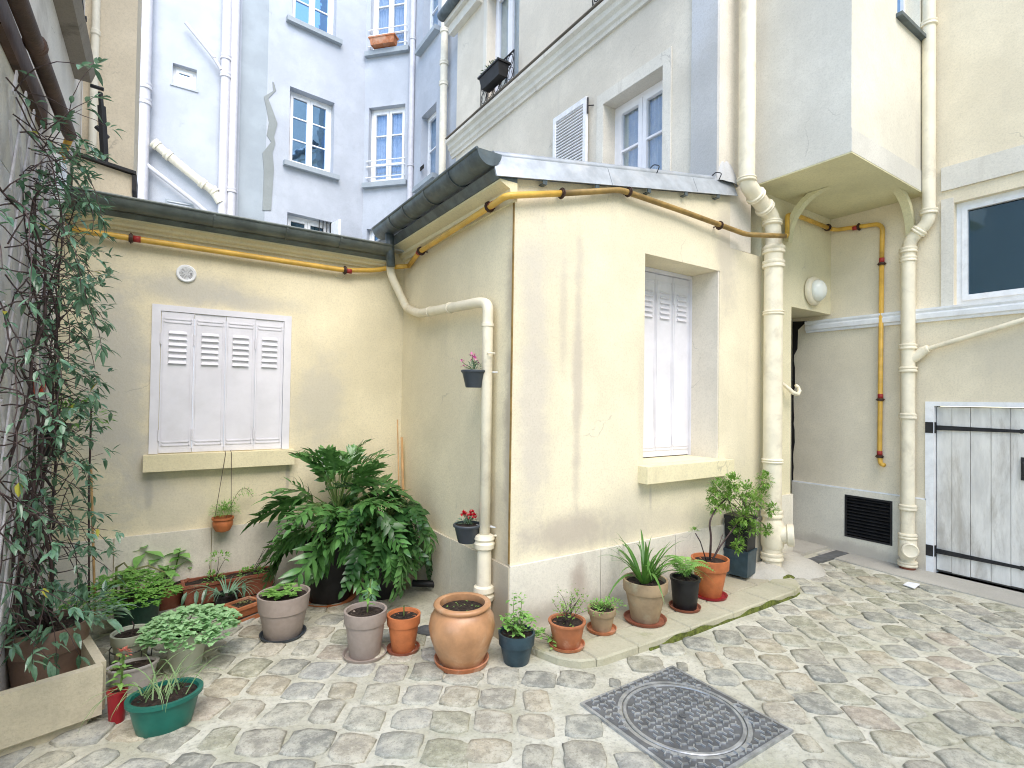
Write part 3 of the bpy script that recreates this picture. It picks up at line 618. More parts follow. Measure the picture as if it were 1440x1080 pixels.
# ------------------------------------------------------------------ corner block
bk = thing('corner_block', 'cream rendered corner block with recessed white shutters and a sloping zinc roof edge', 'building', (3, YB, 0))
nx0, nx1, nz0, nz1 = 3.065, 4.0, 1.055, 2.675
def ztop(x): return 2.955+(x-XB)*.176
mb = MB(); P = PF.P; wall(mb, PF, XB+.003, 4.62, 0, 2.90, [(nx0, nx1, nz0, nz1)], th=.34)
# sloping top wedge
xw = XB+.003; mb.hexa([P(xw, 2.9, -.34), P(4.14, 2.9, -.34), P(4.14, 2.9, 0), P(xw, 2.9, 0), P(xw, ztop(XB), -.34), P(4.14, ztop(4.14), -.34), P(4.14, ztop(4.14), 0), P(xw, ztop(XB), 0)])
mb.build('front_wall', 'block_wall', bk)
mb = MB(); wall(mb, PS, YB+.001, YL+.3, 0, 2.96, th=.3); mb.build('side_wall', 'block_side', bk)
mb = MB(); mb.pbox(PF, nx0, nx1, nz0, nz1, -.345, -.335); mb.build('niche_back', 'white_old', bk)
# shutters inside the niche
fr = MB()
for q in ((nx0+.002, nx0+.022, nz0+.006, nz1-.002), (nx1-.022, nx1-.002, nz0+.006, nz1-.002), (nx0+.0225, nx1-.0225, nz1-.03, nz1-.002)): fr.pbox(PF, *q, -.33, -.27)
sf = fr.build('shutter_frame', 'shutter', bk); W = (nx1-nx0-.044)/4
for k in range(4): leaf_shutter(PF, nx0+.022+k*W+.002, nx0+.022+(k+1)*W-.002, nz0+.012, nz1-.035, -.298 if k % 2 else -.302, sf, 6, nx0+.022+(k+1)*W if k in (1, 2) else None)
mb = MB(); mb.pbox(PF, nx0-.055, nx1+.085, .925, 1.052, -.0, .095); mb.pbox(PF, nx0+.003, nx1-.003, 1.0, 1.058, -.33, -.002); mb.build('window_sill', 'sill_cream', bk)
for a, b in zip((XB-.012, 2.62, 3.42, 4.05), (2.614, 3.414, 4.044, 4.615)):
    mb = MB(); mb.pbox(PF, a, b, .03, .487, .002, .024); mb.build('plinth_slab', 'plinth', bk)
mb = MB(); mb.pbox(PS, YB-.022, 3.55, 0, .487, .002, .022); mb.build('plinth_slab', 'plinth_side', bk)
mb = MB(); mb.pbox(PS, 3.556, YL-.03, 0, .482, .002, .022); mb.build('plinth_slab', 'plinth_side', bk)
# thin metal corner seam
mb = MB(); mb.pbox(PS, YB-.004, YB+.010, .50, 2.80, .0, .006); mb.build('corner_seam', 'gas_old', bk)
gt, gc = eave(bk, PS, YB-.03, YL+.02, 2.915, 'zinc_dark', (3.15, 3.55, 3.95, 4.25), gr=.088, out=.21, ch=.115, band=.05, gz=.05)
# gutter end cap, outlet
mb = MB(); n = 12; pts = [PS.P(YB-.034, gc[1]+sin(pi+pi*k/n)*.088, gc[0]+cos(pi+pi*k/n)*.088) for k in range(n+1)]; mb.extrude(pts, Vector((0, 0, 0)), Vector((0, .006, 0))); mb.build('gutter_end', 'zinc_dark', bk)
mb = MB(); mb.tube([PS.P(4.46, gc[1]-.05, gc[0]), PS.P(4.46, 2.70, gc[0]-.02)], .038, 12); mb.build('gutter_outlet', 'zinc_dark', bk, smooth=True)
# zinc roof edge: sloping sheets + roll
for a, b in ((XB-.17, 2.66), (2.664, 3.62), (3.624, 4.17)):
    m = MB(); za, zb = ztop(a)-.0, ztop(b)-.0; y0 = YB-.055
    m.hexa([(a, y0, za-.01), (b, y0, zb-.01), (b, y0+.012, zb-.01), (a, y0+.012, za-.01), (a, y0+.055, za+.135), (b, y0+.055, zb+.135), (b, y0+.07, zb+.135), (a, y0+.07, za+.135)])
    m.build('roof_edge_sheet', 'zinc', bk)
m = MB(); a, b = XB-.14, 4.2; m.tube([(a, YB+.05, ztop(a)+.15), (b, YB+.05, ztop(b)+.15)], .034, 12); m.build('roof_roll', 'zinc', bk, smooth=True, angle=40)
m = MB(); m.hexa([(XB-.17, YB+.02, ztop(XB-.17)+.10), (XF, YB+.02, ztop(XF)+.10), (XF, 5.6, ztop(XF)+.10), (XB-.17, 5.6, ztop(XB-.17)+.10)]+[(XB-.17, YB+.02, ztop(XB-.17)+.12), (XF, YB+.02, ztop(XF)+.12), (XF, 5.6, ztop(XF)+.12), (XB-.17, 5.6, ztop(XB-.17)+.12)]); m.build('roof', 'zinc', bk)
for x in (2.06, 2.52, 3.05, 3.48, 3.90):
    m = MB(); zz = ztop(x)-.012; m.box((x-.018, YB-.05, zz-.022), (x+.018, YB-.043, zz+.01)); m.box((x-.018, YB-.05, zz-.028), (x+.018, YB-.002, zz-.022)); m.build('sheet_clip', 'zinc_dark', bk)
for x in (3.15, 3.93):
    m = MB(); zz = ztop(x)+.17; m.tube(bend([(x, YB-.03, zz-.05), (x, YB-.06, zz), (x, YB, zz+.03), (x+.01, YB+.05, zz+.015)], .02), .004, 6); m.build('roof_hook', 'iron', bk)
# broken plaster lump where roof meets facade
m = mound('mortar_fillet', 4.08, YB+.02, .14, .07, .20, 'facade_grey', bk, 11, ztop(4.08)+.12)
# ------------------------------------------------------------------ tall beige building
tb = thing('beige_building', 'tall beige building with cornice, balcony railings and louvred shutter above the zinc roof', 'building', (XF, 5, 0))
W2 = (3.41, 4.235, 3.45, 4.79); W1 = (5.93, 6.78, 5.93, 7.62); W3 = (3.55, 4.32, 5.90, 7.4)
mb = MB(); wall(mb, PM, YB+.0055, 7.76, 0, 10.5, [W2, W1, W3], th=.35); mb.build('wall', 'facade', tb)
mb = MB(); mb.box((XF+.36, 7.46, 0), (XF+2.3, 7.76, 10.4)); mb.build('end_wall', 'facade', tb)
mb = MB(); mb.box((XF-.1, YB-.1, 10.5), (8.5, 7.9, 10.6)); mb.build('roof', 'zinc', tb)
w1 = window(tb, PM, *W1, rec=.14, bars=(), glass='glass_curtain', frame='white', curtain='curtain', fw=.07)
w2 = window(tb, PM, *W2, rec=.17, bars=(.62,), glass='glass_curtain', frame='white', curtain='curtain', fw=.07)
w3 = window(tb, PM, *W3, rec=.14, bars=(), glass='glass_curtain', frame='white', curtain='curtain', fw=.07)
# smooth surround of the lower window
m = MB()
for q in ((W2[0]-.10, W2[1]+.10, W2[3], W2[3]+.13), (W2[0]-.10, W2[0]-.001, 3.4, W2[3]-.001), (W2[1]+.001, W2[1]+.10, 3.4, W2[3]-.001)): m.pbox(PM, *q, .001, .014)
m.build('window_surround', 'facade_trim', tb)
m = MB()
for q in ((W1[1]+.001, W1[1]+.09, 5.9, W1[3]),): m.pbox(PM, *q, .001, .02)
m.build('window_surround', 'facade_trim', tb)
# string course under the upper storey
prof = [(0, 5.53), (.03, 5.53), (.035, 5.57), (.06, 5.59), (.065, 5.64), (.10, 5.67), (.105, 5.73), (.15, 5.75), (.155, 5.79), (.13, 5.82), (0, 5.84)]
m = MB(); m.extrude([PM.P(0, z, d) for d, z in prof], Y3*(YB+.35), Y3*7.86); m.build('cornice', 'facade_trim', tb)
m = MB(); m.pbox(PM, YB+.34, 7.88, 5.841, 5.847, 0, .150); m.build('cornice_flashing', 'sill_dirty', tb)
# ledge and roof gutter at the far top
m = MB(); m.pbox(PM, 6.95, 7.9, 7.62, 7.78, .0, .10); m.pbox(PM, 6.95, 7.95, 7.782, 7.86, .0, .16); m.build('upper_ledge', 'facade_trim', tb)
m = MB(); m.tube([PM.P(7.98, 7.93, .2), PM.P(6.2, 7.93+.0, .2)], .08, 14); m.build('upper_gutter', 'zinc_dark', tb, smooth=True, angle=40)
# plain pilaster, grey cement patch
m = MB(); m.pbox(PM, YB+.003, 3.06, 3.35, 10.4, .001, .035); m.build('cement_pilaster', 'facade_grey', tb)
# railings
def railing(par, pl, u0, u1, z0, z1, d):
    m = MB(); m.tube([pl.P(u0, z1, d), pl.P(u1, z1, d)], .012, 6); m.tube([pl.P(u0, z0, d), pl.P(u1, z0, d)], .009, 6)
    n = 5; w_ = (u1-u0)/n
    for k in range(n+1): m.tube([pl.P(u0+k*w_, z0, d), pl.P(u0+k*w_, z1, d)], .006, 5)
    for k in range(n):
        c = u0+(k+.5)*w_; h = (z1-z0)
        for rr, zc in ((.36, .27), (.36, .73)):
            m.tube([pl.P(c+cos(t*pi/5)*w_*.42, z0+h*zc+sin(t*pi/5)*h*.22, d) for t in range(11)], .0055, 4)
        m.tube([pl.P(c-w_*.45, z0, d), pl.P(c+w_*.45, z1, d)], .004, 4); m.tube([pl.P(c+w_*.45, z0, d), pl.P(c-w_*.45, z1, d)], .004, 4)
    return m.build('balcony_railing', 'iron', par, recalc=False)
railing(tb, PM, W1[0]-.02, W1[1]+.02, 5.90, 6.28, .09); railing(tb, PM, W3[0]-.02, W3[1]+.02, 5.90, 6.28, .09)
# open louvred shutter folded against the wall
m = MB(); s0, s1, sz0, sz1 = 4.46, 5.06, 3.45, 4.97
for q in ((s0, s0+.05, sz0, sz1), (s1-.05, s1, sz0, sz1), (s0+.05, s1-.05, sz1-.06, sz1), (s0+.05, s1-.05, sz0, sz0+.06)): m.pbox(PM, *q, .03, .065)
ls = m.build('louvred_shutter', 'white_old', tb); k = sz0+.075
while k < sz1-.07:
    m = MB(); P = PM.P; m.hexa([P(s0+.05, k, .036), P(s1-.05, k, .036), P(s1-.05, k, .06), P(s0+.05, k, .06), P(s0+.05, k+.022, .032), P(s1-.05, k+.022, .032), P(s1-.05, k+.026, .040), P(s0+.05, k+.026, .040)]); m.build('slat', 'white_old', ls); k += .036
m = MB(); m.tube([PM.P(s0-.015, sz1-.2, .05), PM.P(s0-.015, sz1-.02, .05)], .010, 6); m.tube([PM.P(s0-.06, sz1-.11, .0), PM.P(s0-.015, sz1-.11, .05)], .006, 5); m.build('shutter_hinge', 'iron', ls)
# window boxes
m = MB(); P = PM.P; m.hexa([P(6.04, 5.96, .12), P(6.50, 5.96, .12), P(6.50, 5.96, .25), P(6.04, 5.96, .25), P(6.01, 6.13, .10), P(6.53, 6.13, .10), P(6.53, 6.13, .28), P(6.01, 6.13, .28)]); m.pbox(PM, 5.99, 6.55, 6.125, 6.15, .085, .295)
tag(m.build('window_box', 'black_pot'), 'black rectangular window box hooked on the iron railing of the curtained window', 'window box')
# ------------------------------------------------------------------ right building: end wall, bay, lintel wall
rb = thing('right_building', 'cream building with overhanging bay, moulding band and dark window on the right', 'building', (XR, 2, 0))
BX, BY, BZ = 4.46, 1.95, 3.51
m = MB(); wall(m, PF, 4.625, 5.15, 0, BZ, th=.3); m.build('passage_pier', 'lintel', rb)
m = MB(); wall(m, Plane((0, YB+.004, 0), (1, 0, 0), (0, -1, 0)), XF+.001, BX-.001, 2.905, 10.4, th=.3); m.build('upper_wall', 'facade', rb)
m = MB(); m.pbox(PF, 5.1505, XR-.001, 2.492, BZ, -.42, 0); m.build('lintel_wall', 'lintel', rb)
m = MB(); m.pbox(PF, BX, XR-.001, BZ, 10.4, -.3, 0); m.build('upper_back_wall', 'facade', rb)
m = MB(); m.pbox(PF, 4.626, 5.152, .03, .655, .002, .026); m.build('plinth', 'right_plinth', rb)
DW = (.88, 1.735, 2.445, 3.375); CD = (.60, 1.935, .0, 1.565); VG = (2.205, 2.632, .175, .605)
m = MB(); wall(m, PR, -1.2, 6.5, 0, 10.4, [DW, CD, VG], th=.32); m.build('wall', 'right_wall', rb)
m = MB(); m.box((XR+.0, -1.2, 0), (XR+3, -1.5, 10.4)); m.build('far_wall', 'right_wall', rb)
m = MB(); P = PR.P
m.pbox(PR, VG[1]+.0, 3.18, -.01, .66, .001, .02); m.pbox(PR, VG[0], VG[1], -.01, VG[2], .001, .02); m.pbox(PR, 1.94, VG[0], -.01, .66, .001, .02); m.pbox(PR, VG[0], VG[1], VG[3], .66, .001, .02); m.build('plinth', 'right_plinth', rb)
m = MB(); m.pbox(PR, 1.94, 3.18, .661, .675, .001, .012); m.build('plinth_edge', 'white_old', rb)
m = MB(); prof = [(0, 2.315), (.03, 2.315), (.034, 2.335), (.052, 2.345), (.056, 2.385), (.05, 2.40), (.06, 2.42), (.06, 2.438), (0, 2.44)]
m.extrude([PR.P(0, z, d) for d, z in prof], Y3*-1.1, Y3*3.03); m.build('moulding_band', 'white_old', rb)
w4 = window(rb, PR, *DW, rec=.06, leaves=1, bars=(), glass='glass_dark', frame='white_old', fw=.05, label='dark glazed window with white frame')
m = MB()
for q in ((DW[1]+.001, DW[1]+.09, 2.442, 3.42), (-1.1, DW[1]+.09, 3.50, 3.715)): m.pbox(PR, *q, .001, .022)
m.build('window_surround', 'facade_trim', rb)
# louvred basement grille
m = MB(); m.pbox(PR, VG[0], VG[1], VG[2], VG[3], -.06, -.05)
for q in ((VG[0], VG[0]+.018, VG[2], VG[3]), (VG[1]-.018, VG[1], VG[2], VG[3]), (VG[0]+.018, VG[1]-.018, VG[2], VG[2]+.018), (VG[0]+.018, VG[1]-.018, VG[3]-.018, VG[3])): m.pbox(PR, *q, -.05, .024)
vg = m.build('basement_grille', 'iron', rb)
for k in range(12):
    z = VG[2]+.03+k*.0325; m = MB(); m.hexa([P(VG[0]+.018, z, .02), P(VG[1]-.018, z, .02), P(VG[1]-.018, z+.004, .022), P(VG[0]+.018, z+.004, .022), P(VG[0]+.018, z+.026, -.02), P(VG[1]-.018, z+.026, -.02), P(VG[1]-.018, z+.03, -.018), P(VG[0]+.018, z+.03, -.018)]); m.build('slat', 'black_pot', vg)
# cellar door
m = MB(); m.pbox(PR, CD[1]-.055, CD[1]+.012, .0, 1.575, -.10, .012); m.pbox(PR, CD[0]-.1, CD[1]-.056, 1.535, 1.575, -.10, .010); m.build('door_frame', 'white_old', rb)
m = MB(); m.pbox(PR, CD[0], CD[1]-.056, .015, 1.53, -.085, -.060); cdoor = m.build('cellar_door', 'door_gap', rb)
edges = [1.874, 1.762, 1.630, 1.492, 1.365, 1.235, 1.10, .97, .84, .71, .60]
for a, b in zip(edges, edges[1:]):
    m = MB(); m.pbox(PR, b+.002, a-.002, .03+rs.uniform(0, .008), 1.525, -.059, -.034-rs.uniform(0, .004)); m.build('plank', 'door', cdoor)
for zc in (1.335, .205):
    m = MB(); m.pbox(PR, 1.885, 1.945, zc-.05, zc+.05, -.03, .018); q = PR.P
    m.hexa([q(1.88, zc-.022, -.030), q(1.30, zc-.012, -.030), q(1.30, zc-.012, -.022), q(1.88, zc-.022, -.018), q(1.88, zc+.022, -.030), q(1.30, zc+.012, -.030), q(1.30, zc+.012, -.022), q(1.88, zc+.022, -.018)])
    m.lathe(q(1.295, zc, -.03), [(.019, 0), (.019, .008), (0, .010)], 10, axis=PR.n); m.tube([q(1.883, zc-.05, -.01), q(1.883, zc+.05, -.01)], .014, 8)
    m.build('strap_hinge', 'iron', cdoor)
m = MB(); m.pbox(PR, 1.235, 1.30, .93, 1.12, -.034, -.022); m.tube(bend([PR.P(1.275, 1.08, -.02), PR.P(1.275, 1.08, .02), PR.P(1.275, .97, .02), PR.P(1.275, .97, -.02)], .02), .010, 8); m.build('door_handle', 'iron', cdoor)
# bay
m = MB(); m.box((BX, BY, BZ+.20), (BX+.012, YB-.001, 10.4)); m.build('bay_side_wall', 'bay_side', rb)
PB = Plane((0, BY, 0), (1, 0, 0), (0, -1, 0)); BW = (5.30, 5.80, 4.96, 6.2)
m = MB(); wall(m, PB, BX+.013, XR-.002, BZ+.20, 10.4, [BW], th=.25); m.build('bay_front_wall', 'bay', rb)
window(rb, PB, *BW, rec=.12, leaves=1, bars=(.5,), glass='glass_sky', frame='white_old', fw=.04, sill=None)
m = MB(); m.pbox(PB, BW[0]-.03, BW[1]+.06, 4.925, 4.958, -.1, .05); m.build('bay_ledge', 'zinc_dark', rb)
m = MB(); m.box((BX-.006, BY-.006, BZ+.012), (XR-.003, YB-.0015, BZ+.197)); m.build('bay_base_band', 'bay_side', rb)
m = MB(); m.box((BX-.004, BY-.004, BZ), (XR-.003, YB-.0015, BZ+.011)); m.build('bay_soffit', 'soffit', rb)
def console(pl, u, par):
    m = MB(); w_ = .035; arc = [(.34*(1-cos(t*pi/16)), -.40+.40*sin(t*pi/16)) for t in range(9)]; a2 = [(x-.055 if x > .05 else x*.0, z) for x, z in arc]
    out = [(0.012+.36*(1-cos(t*pi/16)), -.42+.42*sin(t*pi/16)) for t in range(9)]; inn_ = [(.0+.42*(1-cos(t*pi/16))-.0, -.36+.36*sin(t*pi/16)) for t in range(9)]
    prof = [(x+.045, z) for x, z in out]+[(x, min(0, z+.03)) for x, z in reversed(out)]
    m.extrude([pl.P(0, BZ-.003+z, x) for x, z in prof], pl.u*(u-w_), pl.u*(u+w_)); return m.build('console', 'soffit', par)
console(PF, 5.02, rb); console(PR, 2.05, rb)
# near-black panel closing the passage, painting its unlit depth
m = MB(); m.box((5.16, 3.20, .03), (XR-.006, 3.26, 2.48)); m.build('passage_dark_panel', 'dark', rb)
m = MB(); m.box((5.0, YB+.02, .0), (5.149, 3.5, 2.9)); m.build('passage_wall', 'dark', rb)  # wall coloured near-black to paint the shade of the passage
m = MB(); pts = [(0, .67)]; z = .68; r_ = random.Random(4)
while z < 2.40: pts.append((.012+r_.uniform(0, .02)+(.03 if z > 2.1 else 0), z)); z += .07
pts.append((.16, 2.45)); pts.append((0, 2.46))
m.extrude([PR.P(3.19-a, zz, .004) for a, zz in pts], PR.n*0, PR.n*.004); m.build('ragged_dark_edge', 'dark', rb)  # thin near-black sheet on the wall, painting the passage's dark edge
# ------------------------------------------------------------------ blue building
A = Vector((1.50, 10.5, 0)); B_ = Vector((3.377, 10.72, 0)); C_ = Vector((4.11, 9.93, 0)); D_ = Vector((4.11, 7.77, 0))
bb = thing('blue_building', 'pale blue rendered apartment building with white windows behind the low roofs', 'building', (2, 10.5, 0))
P0 = Plane((0, 10.5, 0), (1, 0, 0), (0, -1, 0)); P1 = Plane(A, B_-A, (.117, -.993, 0)); P2 = Plane(B_, C_-B_, Vector((-(B_-C_).y, (B_-C_).x, 0))); P3 = Plane(C_, D_-C_, (-1, 0, 0))
if P2.n.y > 0: P2.n = -P2.n
l1, l2, l3 = (B_-A).length, (C_-B_).length, (D_-C_).length
def rect(pl, x0, y0, x1, y1, x2=None, y2=None):
    a = pl.uz(x0, y0); b = pl.uz(x1, y1); return min(a[0], b[0]), max(a[0], b[0]), min(a[1], b[1]), max(a[1], b[1])
def span(pl, px0, px1, pyt, pyb, pxm=None):   # top/bottom measured at the left edge
    a = pl.uz(px0, pyt); b = pl.uz(px1, pyt); c = pl.uz(px0, pyb); return a[0], b[0], c[1], a[1]
sw = span(P0, 243, 277, 88, 118)
A2 = span(P1, 408, 471, 121, 229); A1 = (A2[0], A2[1], A2[2]+2.72, A2[3]+2.72); a3t = P1.uz(408, 299)[1]; A3 = (A2[0], A2[1], a3t-1.25, a3t)
m = MB(); wall(m, P0, -1.2, 1.065, 0, 13.5, [sw], th=.4); m.build('left_wall', 'blue', bb)
m = MB(); wall(m, P0, 1.066, 1.4995, 0, 13.5, th=.4); m.build('grey_strip', 'blue_grey', bb)  # flat strip, a darker grey than the wall beside it
m = MB(); wall(m, P1, 0, l1, 0, 13.5, [A1, A2, A3], th=.4); m.build('rear_wall', 'blue', bb)
C2 = span(P2, 518, 570, 152, 259); C1 = (C2[0], C2[1], C2[2]+2.72, C2[3]+2.72); c3t = P2.uz(516, 322)[1]; C3 = (C2[0], C2[1], c3t-1.3, c3t)
C2 = (max(.10, C2[0]), min(l2-.07, C2[1]), C2[2], C2[3]); C1 = (C2[0], C2[1], C1[2], C1[3]); C3 = (C2[0], C2[1], C3[2], C3[3])
m = MB(); wall(m, P2, 0, l2, 0, 13.5, [C1, C2, C3], th=.3); m.build('chamfer_wall', 'blue', bb)
a = P3.uz(592, 215); b = P3.uz(613, 195); D2 = (a[0], b[0], 5.62, 7.0); D1 = (D2[0], D2[1], D2[2]+2.72, D2[3]+2.72)
print('blue windows', sw, A2, C2, D2, l3)
m = MB(); wall(m, P3, 0, l3+.3, 0, 13.5, [D1, D2], th=.3); m.build('side_wall', 'blue', bb)
window(bb, P0, *sw, rec=.10, leaves=1, bars=(), fw=.06, sill=(.03, .03, .02), sillmat='blue')
for q in (A1, A2): window(bb, P1, *q, rec=.16, bars=(.36, .68), fw=.07, sill=(.10, .09, .10), sillmat='blue_grey')
window(bb, P1, *A3, rec=.16, bars=(.36, .68), fw=.07, glass='glass_dark', sill=(.10, .09, .10), sillmat='blue_grey')
for q in (C1, C2): window(bb, P2, *q, rec=.12, bars=(.26, .66), fw=.07, glass='glass_curtain', curtain='curtain_blue', sill=(.08, .10, .10), sillmat='blue_grey')
window(bb, P2, *C3, rec=.12, bars=(.26, .66), fw=.07, glass='glass_dark', sill=(.08, .10, .10))
for q in (D1, D2): window(bb, P3, *q, rec=.14, leaves=1, bars=(.5,), fw=.06, glass='glass_curtain', curtain='curtain_blue', sill=(.12, .09, .12), sillmat='blue_grey')
for q in (C1, C2):    # white safety bars
    m = MB()
    for dz in (.12, .34, .46): m.tube([P2.P(q[0]-.03, q[2]+dz, .03), P2.P(q[1]+.03, q[2]+dz, .03)], .012, 6)
    m.build('window_rail', 'white_old', bb)
# open casement and bars low left
m = MB(); q = A3; m.pbox(P1, q[1]-.02, q[1]+.02, q[3]-1.1, q[3]-.03, .0, .38); m.build('open_casement', 'white_old', bb)
m = MB()
for k in range(6): u = q[0]+.62+k*.075; m.tube([P1.P(u, q[2], -.05), P1.P(u, q[3], -.05)], .010, 5)
m.build('window_bars', 'iron', bb)
# crack filled with cement
m = MB(); pts = [(384, 115), (386, 128), (374, 136), (379, 155), (384, 172), (380, 190), (384, 200), (376, 215), (378, 240), (375, 296)]; wdt = [1, 2, 3, 4, 6, 5, 3, 7, 7, 6]
L_, R_ = [], []
for (x, y), w_ in zip(pts, wdt): a = P1.uz(x-w_, y); b = P1.uz(x+w_, y+rs.uniform(-3, 3)); L_.append(a); R_.append(b)
for i in range(len(pts)-1):
    m.hexa([P1.P(*L_[i], .0), P1.P(*R_[i], .0), P1.P(*R_[i], .012), P1.P(*L_[i], .012), P1.P(*L_[i+1], .0), P1.P(*R_[i+1], .0), P1.P(*R_[i+1], .012), P1.P(*L_[i+1], .012)])
m.build('filled_crack', 'blue_crack', bb)
a = P0.uz(232, 280); b = P0.uz(272, 300); m = MB(); m.pbox(P0, a[0], b[0], b[1]-.15, a[1], 0, .03)
vg = m.build('vent_grille', 'blue_grey', bb)
for k in range(7): m = MB(); z = a[1]-.03-k*.045; m.pbox(P0, a[0]+.03, b[0]-.03, z-.012, z+.008, .03, .045); m.build('slat', 'zinc', vg)
a = P3.uz(594, 235); m = MB(); m.pbox(P3, a[0]-.1, a[0]+.08, a[1]-.05, a[1]+.03, .001, .006); m.build('air_hole_dark', 'dark', bb)  # near-black plate on the wall, painting the shade of an opening
# ------------------------------------------------------------------ pipes on the blue building
def pipe(name, label, pts, r, mat, collars=(), cat='drainpipe', rad=.12, seg=14, group=None, brackets=(), pl=None, wl=None):
    t = thing(name, label, cat, pts[-1], group); m = MB(); m.tube(bend(pts, rad), r, seg); m.build('pipe', mat, t, smooth=True, angle=50)
    for p, d in collars: c = MB(); collar(c, p, d, r, max(.05, r*1.3)); c.build('collar', mat, t, smooth=True, angle=40)
    return t
def vp(pl, px, y0, y1, d, r, mat, label, cols=(), group='pipes on the blue building', name='drainpipe', ztop_=13):
    u, z0 = pl.uz(px, y1, d); p0, p1 = pl.P(u, ztop_, d), pl.P(u, z0-1.5, d)
    return pipe(name, label, [p0, p1], r, mat, [(pl.P(u, pl.uz(px, y, d)[1], d), Z3) for y in cols], group=group)
vp(P0, 199, 0, 290, .10, .085, 'pipe_white', 'leftmost fat pale pipe on the blue wall beside the beige corner', (120, 142))
vp(P0, 313, 0, 290, .10, .075, 'pipe_white', 'left pipe of the close pair on the blue wall', (80, 105))
vp(P0, 325, 0, 290, .10, .07, 'pipe_white', 'right pipe of the close pair on the blue wall', (268,))
vp(P2, 576, 0, 300, .08, .055, 'pipe_white', 'slim pale pipe beside the two stacked blue windows with rails', (55, 232), name='drainpipe')
vp(P3, 622, 0, 240, .10, .065, 'pipe_beige', 'beige downpipe on the blue wall nearest the beige building', (48, 92, 120))
def dp(pts, r, mat, label, cols=()):
    q = [P0.P(*P0.uz(x, y, .12), .12) for x, y in pts]; return pipe('waste_pipe', label, q, r, mat, [(q[i], (q[min(i+1, len(q)-1)]-q[max(0, i-1)])) for i in cols], group='sloping waste pipes on the blue wall', cat='waste pipe')
dp([(219, 203), (236, 218), (285, 258), (300, 268), (310, 285)], .07, 'pipe_beige', 'fat sloping waste pipe below the small square window', (0, 1, 2, 3))
dp([(199, 226), (275, 285), (292, 300)], .035, 'pipe_white', 'thin straight waste pipe below the fat sloping one', ())
dp([(261, 32), (300, 80), (311, 98)], .028, 'pipe_white', 'thin sloping waste pipe above the small square window', (1,))
# flower box on the upper railed window
m = MB(); q = C1; m.hexa([P2.P(.22, q[2]+.03, .06), P2.P(.72, q[2]+.03, .06), P2.P(.72, q[2]+.03, .2), P2.P(.22, q[2]+.03, .2), P2.P(.2, q[2]+.16, .05), P2.P(.74, q[2]+.16, .05), P2.P(.74, q[2]+.16, .23), P2.P(.2, q[2]+.16, .23)]); m.pbox(P2, .18, .76, q[2]+.155, q[2]+.18, .04, .24)
tag(m.build('flower_box', 'terra'), 'terracotta flower box on the sill of the upper railed blue window', 'flower box')
# ------------------------------------------------------------------ left building
lb = thing('left_building', 'grimy pale building wall rising at the far left behind the climbing plant', 'building', (XL, 4, 0))
m = MB(); wall(m, PX, 2.5, 5.62, 2.55, 9.5, [(4.2, 5.10, 4.02, 6.0)], th=.3); m.build('upper_wall', 'left_bldg', lb)
m = MB(); wall(m, PX, 2.5, 4.66, 0, 2.545, th=.3); m.build('lower_wall', 'left_low', lb)
m = MB(); m.pbox(PX, 4.20, 5.10, 4.02, 6.0, -.3, -.2); m.build('blind_window', 'left_low', lb)
m = MB(); q = PX.P; m.hexa([q(3.6, 3.93, .0), q(5.16, 3.93, 0), q(5.16, 3.93, .10), q(3.6, 3.93, .10), q(3.6, 4.015, 0), q(5.16, 4.015, 0), q(5.16, 4.015, .13), q(3.6, 4.015, .13)]); m.build('stone_sill', 'sill_dirty', lb)
m = MB(); m.pbox(PX, 2.5, 3.9, 3.02, 3.16, .001, .035); m.build('stained_band', 'rust', lb)
PE = Plane((0, 5.62, 0), (1, 0, 0), (0, -1, 0))
m = MB(); wall(m, PE, XL+.001, -.243, 2.4, 9.5, th=.8); m.build('return_wall', 'annex_beige', lb)
# low parapet with dark coping in front
m = MB(); m.hexa([(XL+.02, 5.05, 2.4), (-.225, 5.05, 2.4), (-.225, 5.25, 2.4), (XL+.02, 5.25, 2.4), (XL+.02, 5.05, 3.305), (-.225, 5.05, 3.245), (-.225, 5.25, 3.245), (XL+.02, 5.25, 3.305)])
par = m.build('parapet', 'annex_beige', lb)
m = MB(); m.hexa([(XL+.02, 5.01, 3.306), (-.20, 5.01, 3.246), (-.20, 5.29, 3.246), (XL+.02, 5.29, 3.306), (XL+.02, 5.01, 3.33), (-.20, 5.01, 3.27), (-.20, 5.29, 3.27), (XL+.02, 5.29, 3.33)]); m.box((-.222, 5.02, 3.12), (-.195, 5.27, 3.2455)); m.build('coping', 'iron', par)
# pale downpipes + bracket arm
u, z = PE.uz(134, 60, .05); t = pipe('downpipe', 'slim cream downpipe in the corner of the left building', [PE.P(u, 9, .05), PE.P(u, 3.2, .05)], .028, 'pipe_beige', [(PE.P(u, 4.55, .05), Z3)])
t = thing('iron_bracket', 'dark iron bracket arm standing above the parapet coping at left', 'bracket', (-.45, 5.15, 3.3))
q = lambda x, y: hit(x, y, 1, 5.15)
m = MB(); m.tube(bend([q(149, 230), q(146, 190), q(141, 130)], .03), .016, 8, r1=None); m.tube([q(127, 120), q(146, 126)], .014, 6); m.tube([q(135, 178), q(152, 194)], .018, 6); m.tube([q(143, 150), q(147, 222)], .030, 6); m.build('arm', 'iron', t)
t2 = thing('iron_hook', 'short dark iron hook hanging near the stone sill at top left', 'hook', (-.5, 5.0, 4.3))
m = MB(); m.tube([q(114, -12), q(117, 22)], .010, 6); m.tube([q(113, 24), q(122, 27)], .020, 6); m.build('arm', 'iron', t2)
